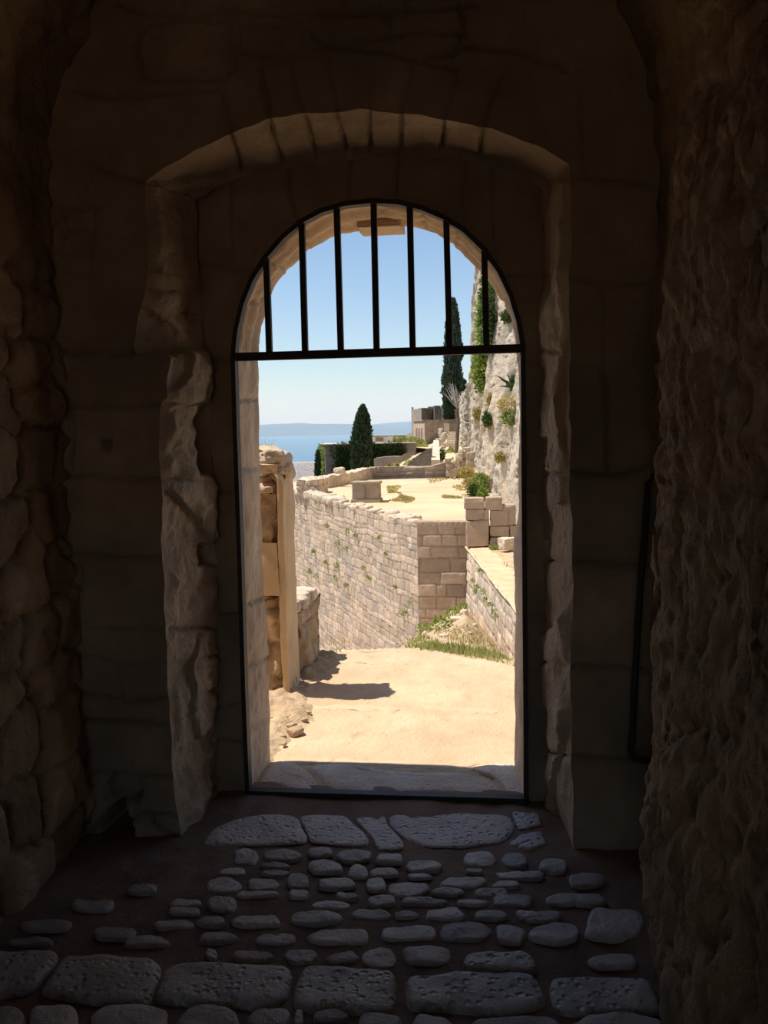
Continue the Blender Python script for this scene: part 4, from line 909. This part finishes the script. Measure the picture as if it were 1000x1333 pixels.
grass_px('bank_grass', [[(579, 601), (588, 601), (592, 590), (588, 585), (583, 594)], [(498, 606), (520, 602), (515, 609)], [(536, 603), (528, 606), (540, 596)]], T_gm, 500, .12, .05, G['grass'], 'small green grass patches between the ruined low walls', 9)
def prism(mb, poly, Y, depth, tone=0.):
    a = [at_y(x, y, Y) for x, y in poly]; b = [p + np.array((0, depth, 0)) for p in a]; mb.hexa(a, b, tone)
def thing_prism(name, poly, Y, depth, mat, label, cat, group=None):
    a = [at_y(x, y, Y) for x, y in poly]; n = 4
    # subdivide the outline and roughen it so that the stonework is uneven
    pts = resample(np.array(a + [a[0]]), max(20, len(a) * 6))[:-1]; s = Y / 1150
    pts = pts + np.stack([fbm(pts, .9, 3, 5), 0 * pts[:, 0], fbm(pts, .9, 3, 6)], -1) * s * 1.2
    mb = MB(); mb.hexa(list(pts), [p + np.array((0, depth, 0)) for p in pts]); lo = pts.min(0)
    return tag(mb.build(name, mat, None, ((pts[:, 0].mean()), Y, lo[2])), label, cat, group)
def block(mb, pxs_, Ys_, ytop_px, zbot, back=4., tone=0.):
    """building block: visible footprint corners, flat top through the first corner's pixel height"""
    z = at_y(pxs_[1], ytop_px, Ys_[1])[2]
    fp = [((p - 641) / 1150 * y + 0, y) for p, y in zip(pxs_, Ys_)]
    fp = [(float(at_y(p, 560, y)[0]), y) for p, y in zip(pxs_, Ys_)]
    fp += [(fp[-1][0] + .4, fp[-1][1] + back), (fp[0][0] + .4, fp[0][1] + back)]
    mb.hexa([(x, y, zbot) for x, y in fp], [(x, y, z) for x, y in fp], tone); return z
# guardhouse
gh = empty('guardhouse', at_y(553, 581, 88), 'stone guardhouse with flat roof and narrow windows in its sunlit side', 'building')
mb = MB(); zr = block(mb, [553, 597], [88, 93], 547.3, -1.2, .0) if False else None
A_, B_, C_ = at_y(539, 560, 99), at_y(553.3, 560, 88), at_y(597, 560, 92); z = at_y(553.3, 547.3, 88)[2]
mb = MB(); dth = np.array((A_ - B_)); mb.hexa([(B_[0], B_[1], -1.5), (C_[0], C_[1], -1.5), (C_[0] + dth[0], C_[1] + dth[1], -1.5), (A_[0], A_[1], -1.5)], [(B_[0], B_[1], z), (C_[0], C_[1], z), (C_[0] + dth[0], C_[1] + dth[1], z), (A_[0], A_[1], z)])
mb.build('walls', G['far'], gh)
mb = MB(); e = .12; nl = np.array((-(A_ - B_)[1], (A_ - B_)[0], 0)); nl = nl / np.linalg.norm(nl); nl = nl if nl[0] < 0 else -nl
fo_ = B_ + nl * .03; fa_ = A_ + nl * .03
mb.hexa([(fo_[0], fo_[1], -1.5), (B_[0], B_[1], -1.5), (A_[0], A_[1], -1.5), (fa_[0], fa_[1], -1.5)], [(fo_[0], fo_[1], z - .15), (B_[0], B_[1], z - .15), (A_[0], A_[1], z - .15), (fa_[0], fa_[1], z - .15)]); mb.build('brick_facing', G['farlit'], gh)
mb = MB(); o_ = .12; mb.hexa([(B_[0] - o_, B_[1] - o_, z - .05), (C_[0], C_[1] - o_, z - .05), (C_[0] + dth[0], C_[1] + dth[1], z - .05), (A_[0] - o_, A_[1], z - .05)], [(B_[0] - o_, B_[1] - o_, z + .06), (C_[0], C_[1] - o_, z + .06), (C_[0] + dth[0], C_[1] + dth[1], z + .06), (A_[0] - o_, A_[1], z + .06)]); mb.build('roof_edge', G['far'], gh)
G['openpink'] = mat_plain('window_surround', (.62, .42, .32), .9)
for q in (.22, .45, .68):
    c = B_ * (1 - q) + A_ * q + nl * .05; mb = MB(); zz0, zz1 = at_y(547, 571, c[1])[2], at_y(547, 556.5, c[1])[2]; t_d = (A_ - B_) / np.linalg.norm(A_ - B_) * .38
    mb.hexa([c - t_d - nl * .1, c + t_d - nl * .1, c + t_d + nl * .06, c - t_d + nl * .06], [p for p in []] or [np.array((p[0], p[1], zz1)) for p in (c - t_d - nl * .1, c + t_d - nl * .1, c + t_d + nl * .06, c - t_d + nl * .06)])
    for k in range(4): v_ = mb.v[k]; mb.v[k] = (v_[0], v_[1], zz0)
    fr_ = mb.build('window', G['openpink'], gh)
    mb = MB(); t2 = t_d * .45; ps = (c - t2, c + t2, c + t2 + nl * .09, c - t2 + nl * .09)
    mb.hexa([np.array((p[0], p[1], zz0 + .1)) for p in ps], [np.array((p[0], p[1], zz1 - .12)) for p in ps]); mb.build('window_slit', G['fardark'], fr_)
# tower
tw = empty('watch_tower', at_y(549, 555, 108), 'low square stone watch tower rising behind the guardhouse', 'tower')
def quad_tower(name, pl, Ys_, ytop, mat):
    pts = [at_y(p, 560, y) for p, y in zip(pl, Ys_)]; z = at_y(pl[1], ytop, Ys_[1])[2]; d4 = pts[0] + (pts[2] - pts[1]); fp = [pts[1], pts[2], d4, pts[0]]
    mb = MB(); mb.hexa([(p[0], p[1], -1.) for p in fp], [(p[0], p[1], z) for p in fp]); return mb.build(name, mat, tw)
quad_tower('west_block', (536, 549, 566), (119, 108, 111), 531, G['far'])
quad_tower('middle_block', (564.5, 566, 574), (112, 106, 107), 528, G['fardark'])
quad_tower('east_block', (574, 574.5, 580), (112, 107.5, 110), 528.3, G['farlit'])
mb = MB(); prism(mb, [(557, 532), (557, 529.5), (566, 529), (566, 532)], 109, .6); prism(mb, [(536, 533), (536, 530), (538, 530), (538, 533)], 117, .4); mb.build('battlement', G['far'], tw)
thing_prism('ruined_hut', [(587, 548), (587, 533.5), (597, 532.5), (597, 548)], 100, 3, G['farlit'], 'small pale ruined hut wall between the tall cypress and the cliff', 'hut')
thing_prism('gate_post', [(578.3, 561.5), (578.3, 551.3), (584.8, 551), (585, 561.5)], 84, .5, G['wallpale'], 'stone gate post at the head of the worn steps', 'post')
thing_prism('steps_wall', [(584.6, 560), (584.6, 552), (600, 552.3), (600, 561)], 85, .6, G['far'], 'short brown wall beside the gate post above the steps', 'wall')
# steps
st = empty('stone_steps', at_y(587, 578, 74), 'flight of worn pale stone steps climbing to the guardhouse level', 'steps')
for k in range(7):
    y0 = 577.5 - k * 2.4; Yk = 74 + k * 1.45; a = at_y(581.5 + .3 * k, y0, Yk); b = at_y(592.5, y0 - 1.4, Yk); mb = MB(); mb.box((a[0], Yk, a[2] - .35), (b[0], Yk + 1.6, b[2])); mb.build('step', G['wallpale'], st)
# walls of the middle ground
thing_prism('ruined_wall', [(487, 609), (487, 597), (505, 594.8), (521, 594), (527, 590), (537, 586), (539, 590), (533, 597), (522, 602), (504, 603.5), (496, 609)], 60, 1.2, G['far'], 'low ruined wall stepping up in front of the ivy covered wall', 'wall')
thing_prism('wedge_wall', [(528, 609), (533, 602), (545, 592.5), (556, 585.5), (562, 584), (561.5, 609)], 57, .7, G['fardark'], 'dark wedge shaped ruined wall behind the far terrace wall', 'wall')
a = [at_y(561.5, 603, 55.5), at_y(573, 603, 55.5), at_y(571.5, 577, 70), at_y(564.5, 577, 70)]
mb = MB(); mb.hexa([p - np.array((0, 0, 2.)) for p in a], [a[0] + (0, 0, .2), a[1] + (0, 0, .2), a[2] + (0, 0, .25), a[3] + (0, 0, .25)])
tag(mb.build('pale_wall', G['wallpale'], None, a[0]), 'pale sunlit wall top running uphill beside the steps', 'wall')
for i, (x, y, w_, h_, Y) in enumerate(((572, 576, 9, 7, 72), (577, 570, 7, 9, 76), (567, 583, 8, 6, 68), (578, 580, 6, 5, 71), (574, 564, 6, 8, 80), (580, 566, 5, 5, 80))):
    c = at_y(x, y, Y); s = Y / 1150; V, Fc = rock_vf(c, (w_ * s, w_ * s, h_ * s * 1.4), 800 + i, .65, .5, 8, i)
    tag(mesh_np('outcrop_rock', V, Fc, G['cliff'], None, c), 'pale rock of the outcrop between wall top and steps', 'rock', 'rocks beside the steps')
bush('small_shrub', at_y(576, 593, 62), (.2, .22, .45), 300, .15, G['bushdark'], 'small dark upright shrub beside the pale wall top', 'shrub', seed=5, up=.7)
bush('round_bush', at_y(548, 578, 86), (.55, .5, .35), 300, .2, G['bush'], 'round green bush on the lawn before the guardhouse', 'bush', seed=6, up=.5)
# low wall and flat white building over the ivy wall
Pw = [at_y(480, 573.5, 110), at_y(526.5, 573.3, 108), at_y(540, 570, 100)]; zt = [at_y(480, 566.3, 110)[2], at_y(526.5, 566.3, 108)[2], at_y(540, 562, 100)[2]]
mb = MB()
for i in (0, 1):
    p, q = Pw[i], Pw[i + 1]; mb.hexa([(p[0], p[1], -1), (q[0], q[1], -1), (q[0], q[1] + .6, -1), (p[0], p[1] + .6, -1)], [(p[0], p[1], zt[i]), (q[0], q[1], zt[i + 1]), (q[0], q[1] + .6, zt[i + 1]), (p[0], p[1] + .6, zt[i])])
tag(mb.build('lawn_wall', G['far'], None, Pw[1]), 'long low stone wall at the far edge of the green lawn', 'wall')
wb = empty('white_building', at_y(494, 578, 84), 'small flat white building standing on the ivy covered wall beside the cypress', 'building')
mb = MB(); prism(mb, [(482.5, 580), (482.5, 568.3), (506, 568.5), (506, 580)], 84, 4); mb.build('walls', G['white'], wb)
mb = MB(); prism(mb, [(489, 574), (489, 570), (499, 570), (499, 574)], 83.9, .3); mb.build('stone_panel', G['far'], wb)
mb = MB(); prism(mb, [(481.5, 568.6), (481.5, 567.4), (504, 567.4), (504, 568.6)], 83.6, 4.6); mb.build('flat_roof', G['far'], wb)
# ---- ivy wall
iv = empty('ivy_wall', at_y(470, 625, 75), 'long dark wall covered in ivy below the lawn, sunlit at its seaward end', 'wall')
a, b = at_y(423.5, 579.2, 75), at_y(525, 579.2, 75); a2 = at_y(416.8, 579.5, 81)
mb = MB(); zt_ = a[2]; mb.hexa([(a[0], 75, -7), (b[0] + 1, 75, -7), (b[0] + 1, 76.2, -7), (a[0] + .2, 81, -7), (a2[0], 81, -7)], [(a[0], 75, zt_), (b[0] + 1, 75, zt_), (b[0] + 1, 76.2, zt_), (a[0] + .2, 81, zt_), (a2[0], 81, zt_)]); mb.build('masonry', G['fardark'], iv)
mb = MB(); mb.hexa([(a[0] - .1, 74.85, zt_), (b[0] + 1, 74.85, zt_), (b[0] + 1, 76, zt_), (a2[0] - .1, 81, zt_)], [(a[0] - .1, 74.85, zt_ + .07), (b[0] + 1, 74.85, zt_ + .07), (b[0] + 1, 76, zt_ + .07), (a2[0] - .1, 81, zt_ + .07)]); mb.build('coping', G['wallpale'], iv)
r_ = np.random.RandomState(3); mb = MB()
for k in range(420):
    x = 431 + r_.rand() * 94; y = 581 + r_.rand() * 38
    if x < 442 and r_.rand() < .6: continue
    if 428 < x < 437 and y > 590: continue
    c = at_y(x, y, 74.9); leaf_cloud(mb, c, (.34, .22, .34), 60, .19, k, up=-.3)
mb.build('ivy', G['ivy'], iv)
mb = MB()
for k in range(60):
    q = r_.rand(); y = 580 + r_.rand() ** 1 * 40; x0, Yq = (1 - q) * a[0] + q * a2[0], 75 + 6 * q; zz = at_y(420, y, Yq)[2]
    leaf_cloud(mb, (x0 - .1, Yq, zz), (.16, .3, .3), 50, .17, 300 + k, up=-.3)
mb.build('sun_painted_ivy', G['ivylit'], iv)  # seaward end: brightness of the sun painted into these leaves
# ---- cypresses
def cypress(base_px, top_px, w_px, Y, mat, label, seed, n=9000, prof=None, zbase=None, tilt=0.):
    b = at_y(*base_px, Y); t = at_y(*top_px, Y); s = Y / 1150; H = t[2] - b[2]; Rm = w_px / 2 * s
    e = empty('cypress', b, label, 'tree')
    prof = prof or [(0, .7), (.08, .88), (.3, 1.), (.52, .95), (.72, .76), (.86, .5), (.95, .26), (1, .02)]
    r = np.random.RandomState(seed); pz = [p[0] for p in prof]; pr = [p[1] for p in prof]
    q = r.rand(n) ** .95; an_ = r.rand(n) * 2 * PI; rad = np.interp(q, pz, pr) * Rm
    D = np.stack([np.cos(an_), np.sin(an_), q * H / Rm * .55], -1); lump = 1 + .22 * vnoise(D * 2.6 + seed, seed) + .14 * vnoise(D * 6, seed + 1)
    rr2 = rad * (.72 + .28 * r.rand(n)) * lump; axis = b + (t - b) * q[:, None]
    p = axis + np.stack([np.cos(an_) * rr2, np.sin(an_) * rr2, 0 * rr2], -1)
    ax = np.stack([np.cos(an_) * .35, np.sin(an_) * .35, np.ones(n)], -1) + r.normal(size=(n, 3)) * .22; ax /= np.linalg.norm(ax, axis=1)[:, None]
    sd_ = np.cross(ax, r.normal(size=(n, 3))); sd_ /= np.linalg.norm(sd_, axis=1)[:, None]; sz = (4.5 * s) * (.5 + .8 * r.rand(n))[:, None]
    V = np.stack([p, p + ax * sz * .5 + sd_ * sz * .2, p + ax * sz, p + ax * sz * .5 - sd_ * sz * .2], 1).reshape(-1, 3)
    mb = MB(); mb.v = [tuple(v) for v in V.tolist()]; mb.t = np.repeat(r.rand(n) * 2 - 1, 4).tolist(); mb.f = [(4 * i, 4 * i + 1, 4 * i + 2, 4 * i + 3) for i in range(n)]
    K = 18; V = []
    for i in range(12):
        qq = i / 11 * .97; ra_ = np.interp(qq, pz, pr) * Rm * .66
        for k in range(K):
            a_ = 2 * PI * k / K; V.append(b + (t - b) * qq + np.array((math.cos(a_), math.sin(a_), 0)) * ra_ * (1 + .15 * math.sin(3 * a_ + i)))
    mb.add(V, [(i * K + k, i * K + (k + 1) % K, (i + 1) * K + (k + 1) % K, (i + 1) * K + k) for i in range(11) for k in range(K)], -.6)
    mb.build('foliage', mat, e)
    mb = MB(); mb.tube([b - np.array((0, 0, .9)), b, b + (t - b) * .15], [.16, .14, .1], 8); mb.build('trunk', G['bark'], e)
cypress((469, 618), (472.5, 530), 27, 66, G['cyp'], 'small dense dark cypress standing in front of the ivy covered wall', 1, 9000)
cypress((589, 548), (590, 391), 25, 103, G['cyp2'], 'tall slender cypress rising behind the guardhouse', 2, 9500, [(0, .62), (.06, .75), (.2, .95), (.32, 1.05), (.45, .85), (.6, .9), (.75, .72), (.88, .45), (.96, .22), (1, .03)])
cypress((584.5, 549), (585, 495), 13, 99, G['cyp'], 'short dark cypress at the foot of the tall one', 7, 2500)
cypress((602, 540), (604, 497), 10, 101, G['cyp'], 'small dark cypress tucked against the cliff', 8, 1800)
cypress((413.5, 628), (414, 589), 6, 72, G['cyp'], 'thin dark cypress at the seaward end of the ivy wall', 4, 1200)
# ---- bare tree in front of the steps
tb = at_y(594.5, 589, 66); s = 66 / 1150
bt = empty('bare_tree', tb, 'dark bare trunk with thin leafless branches against the cliff', 'tree')
mb = MB(); mb.tube([tb - np.array((0, 0, .4)), tb, at_y(595.5, 570, 66), at_y(596.5, 550, 66), at_y(596, 531, 66)], [.17, .16, .13, .12, .08], 8); mb.build('trunk', G['bark'], bt)
mb = MB(); r_ = random.Random(4); G['grey_twig'] = mat_plain('grey_twigs', (.42, .38, .34), .9)
for k in range(16):
    x1 = 578 + k * 1.55 + r_.uniform(-1, 1); y1 = 497 + abs(k - 7) * 2.2 + r_.uniform(-4, 4)
    p0 = at_y(596 - .1 * k, 532, 66); p1 = at_y(x1 * .45 + 596 * .55, (y1 + 532) / 2 + 3, 66 + r_.uniform(-.4, .4)); p2 = at_y(x1, y1, 66 + r_.uniform(-.8, .8)); mb.tube([p0, p1, p2], [.035, .022, .008], 5)
    mb.tube([p1, (p1 + p2) / 2 + np.array((r_.uniform(-.2, .2), 0, .15)), p2 + np.array((r_.uniform(-.35, .35), 0, -.1))], [.018, .012, .006], 4)
mb.build('branches', G['grey_twig'], bt)
# ================================================================ sea, town, islands, haze
G['sea'] = mat_stone('sea_water', (.10, .19, .27), (.115, .21, .29), .0006, .02, .01, .35, 0, spec=.5, dist=1.)
G['plain'] = mat_stone('town_ground', (.20, .20, .16), (.34, .31, .27), .006, 0, .02, .95, 0)
G['isle'] = mat_stone('island_scrub', (.07, .10, .08), (.12, .14, .11), .0006, 0, .01, .95, 0)
G['roof'] = mat_plain('red_roof', (.50, .27, .20), .9)
mb = MB(); mb.add([(-60000, 7000, -350), (60000, 7000, -350), (60000, 62000, -350), (-60000, 62000, -350)], [(0, 1, 2, 3)]); tag(mb.build('sea', G['sea']), kind='structure')
mb = MB(); mb.add([(-9000, 1500, -345), (6000, 1500, -345), (6000, 9100, -348), (-9000, 9100, -348)], [(0, 1, 2, 3)]); tag(mb.build('ground_coast', G['plain']), kind='structure')
p0, p1 = at_z(380, 602.5, -347), at_z(520, 600, -347)
mb = MB(); mb.box((p0[0] - 600, p0[1] - 30, -351), (p1[0], p0[1] + 130, -345)); tag(mb.build('ground_quay', G['wallpale']), kind='structure')
def ridge(name, pts, Y, wid, label):
    t = np.array([at_y(x, y, Y) for x, y in pts]); n = 90; tt = resample(t, n); tt[:, 2] += uvn(tt[:, 0] / 900, 0 * tt[:, 0], 1, 4, 3) * 22
    V = []
    for p in tt:
        for k in range(9):
            q = k / 8; V.append((p[0] + 300 * math.sin(q * 5 + p[0] / 1500), Y - wid * (1 - q), -352 + (p[2] + 352) * math.sin(q * PI / 2) ** .8))
        V.append((p[0], Y + wid, -352))
    V = np.array(V); V[:, 2] += np.clip(fbm(V * .001, 1.3, 4, 5), -1, 1) * 45 * (V[:, 2] > -340)
    return tag(mesh_np(name, V, grid_faces(n, 10), G['isle'], None, None, True, {'tone': np.zeros(len(V))}), kind='structure')
ridge('hills_island', [(150, 556), (250, 555), (337, 553.5), (370, 551.5), (402, 551), (454, 552), (480, 553.5), (505, 556), (530, 559), (560, 563), (600, 566), (700, 569)], 47000, 3000, '')
ridge('hills_far_island', [(440, 558), (470, 555), (490, 552.5), (505, 550.5), (535, 548), (560, 547), (620, 545), (760, 547)], 56000, 3000, '')
hb = MB()
def house(sx, sy, sz):
    m = MB(); m.box((-sx, -sy, 0), (sx, sy, sz)); o = len(m.v)
    m.v += [(-sx, -sy, sz), (sx, -sy, sz), (sx, sy, sz), (-sx, sy, sz), (-sx, 0, sz * 1.4), (sx, 0, sz * 1.4)]; m.t += [0] * 6
    m.f += [(o, o + 1, o + 5, o + 4), (o + 2, o + 3, o + 4, o + 5), (o + 1, o + 2, o + 5), (o + 3, o, o + 4)]
    return m
lab = 'tiny pale house with a red roof in the hazy town by the shore'
first = None; r_ = random.Random(12)
for k in range(17 * 13):
    x = 387 + (k % 17) * 1.9 + r_.uniform(-.15, .15); y = 604.6 + (k // 17) * 2.1 + r_.uniform(-.35, .35); p = at_z(x, y, -346)
    if first is None:
        m = house(11, 9, 11); o = mesh_np('town_house', np.array(m.v), m.f, G['white'], None, None, False); o.data.materials.append(G['roof'])
        for i_, f_ in enumerate(o.data.polygons):
            if i_ in (6, 7): f_.material_index = 1
        first = o
        tag(o, lab, 'house', 'houses of the coastal town')
    else: o = first.copy(); COL.objects.link(o)
    o.location = Vector(p); sc_ = r_.uniform(.6, 1.25); o.scale = (sc_ * r_.uniform(.45, .8) * .45, sc_ * .8, sc_ * r_.uniform(.6, 1.2)); o.rotation_euler.z = r_.uniform(-.2, .2)
# blue summer haze over the bay: a real scattering volume
hz = bpy.data.materials.new('sea_haze'); hz.use_nodes = True; nt = hz.node_tree; nt.nodes.remove(nt.nodes['Principled BSDF'])
vsn = nt.nodes.new('ShaderNodeVolumeScatter'); vsn.inputs['Color'].default_value = (.50, .72, 1., 1); vsn.inputs['Density'].default_value = 2.3e-5; vsn.inputs['Anisotropy'].default_value = .0
nt.links.new(vsn.outputs[0], nt.nodes['Material Output'].inputs['Volume'])
mb = MB(); mb.box((-70000, 2600, -360), (70000, 66000, 1100)); tag(mb.build('sea_haze', hz), 'pale blue summer haze lying over the bay and the islands', 'haze', kind='stuff')
# ================================================================ LIGHT
sd = bpy.data.lights.new('sun', 'SUN'); sd.energy = 5.4; sd.angle = math.radians(.54); sd.color = (1., .93, .82)
so = bpy.data.objects.new('sun', sd); COL.objects.link(so); so.location = (-8, 6, 20)
EL = math.radians(67.5); AZ = math.radians(0.5)
sv = Vector((-math.cos(EL) * math.cos(AZ), math.cos(EL) * math.sin(AZ), math.sin(EL)))
so.rotation_euler = sv.to_track_quat('Z', 'Y').to_euler()
w = bpy.data.worlds.new('sky'); SC.world = w; w.use_nodes = True; nt = w.node_tree
sk = nt.nodes.new('ShaderNodeTexSky'); sk.sky_type = 'NISHITA'; sk.sun_disc = False; sk.sun_elevation = EL; sk.sun_rotation = math.radians(-90)
sk.altitude = 350; sk.air_density = 1.; sk.dust_density = .4; sk.ozone_density = 2.6
nt.links.new(sk.outputs[0], nt.nodes['Background'].inputs['Color']); nt.nodes['Background'].inputs['Strength'].default_value = .125
vs = SC.view_settings; vs.view_transform = 'Standard'; vs.look = 'None'; vs.exposure = .18; vs.gamma = 1.; vs.use_curve_mapping = False
SC.cycles.use_denoising = True; SC.cycles.max_bounces = 12; SC.cycles.diffuse_bounces = 8; SC.cycles.volume_bounces = 1; SC.cycles.sample_clamp_indirect = 4.
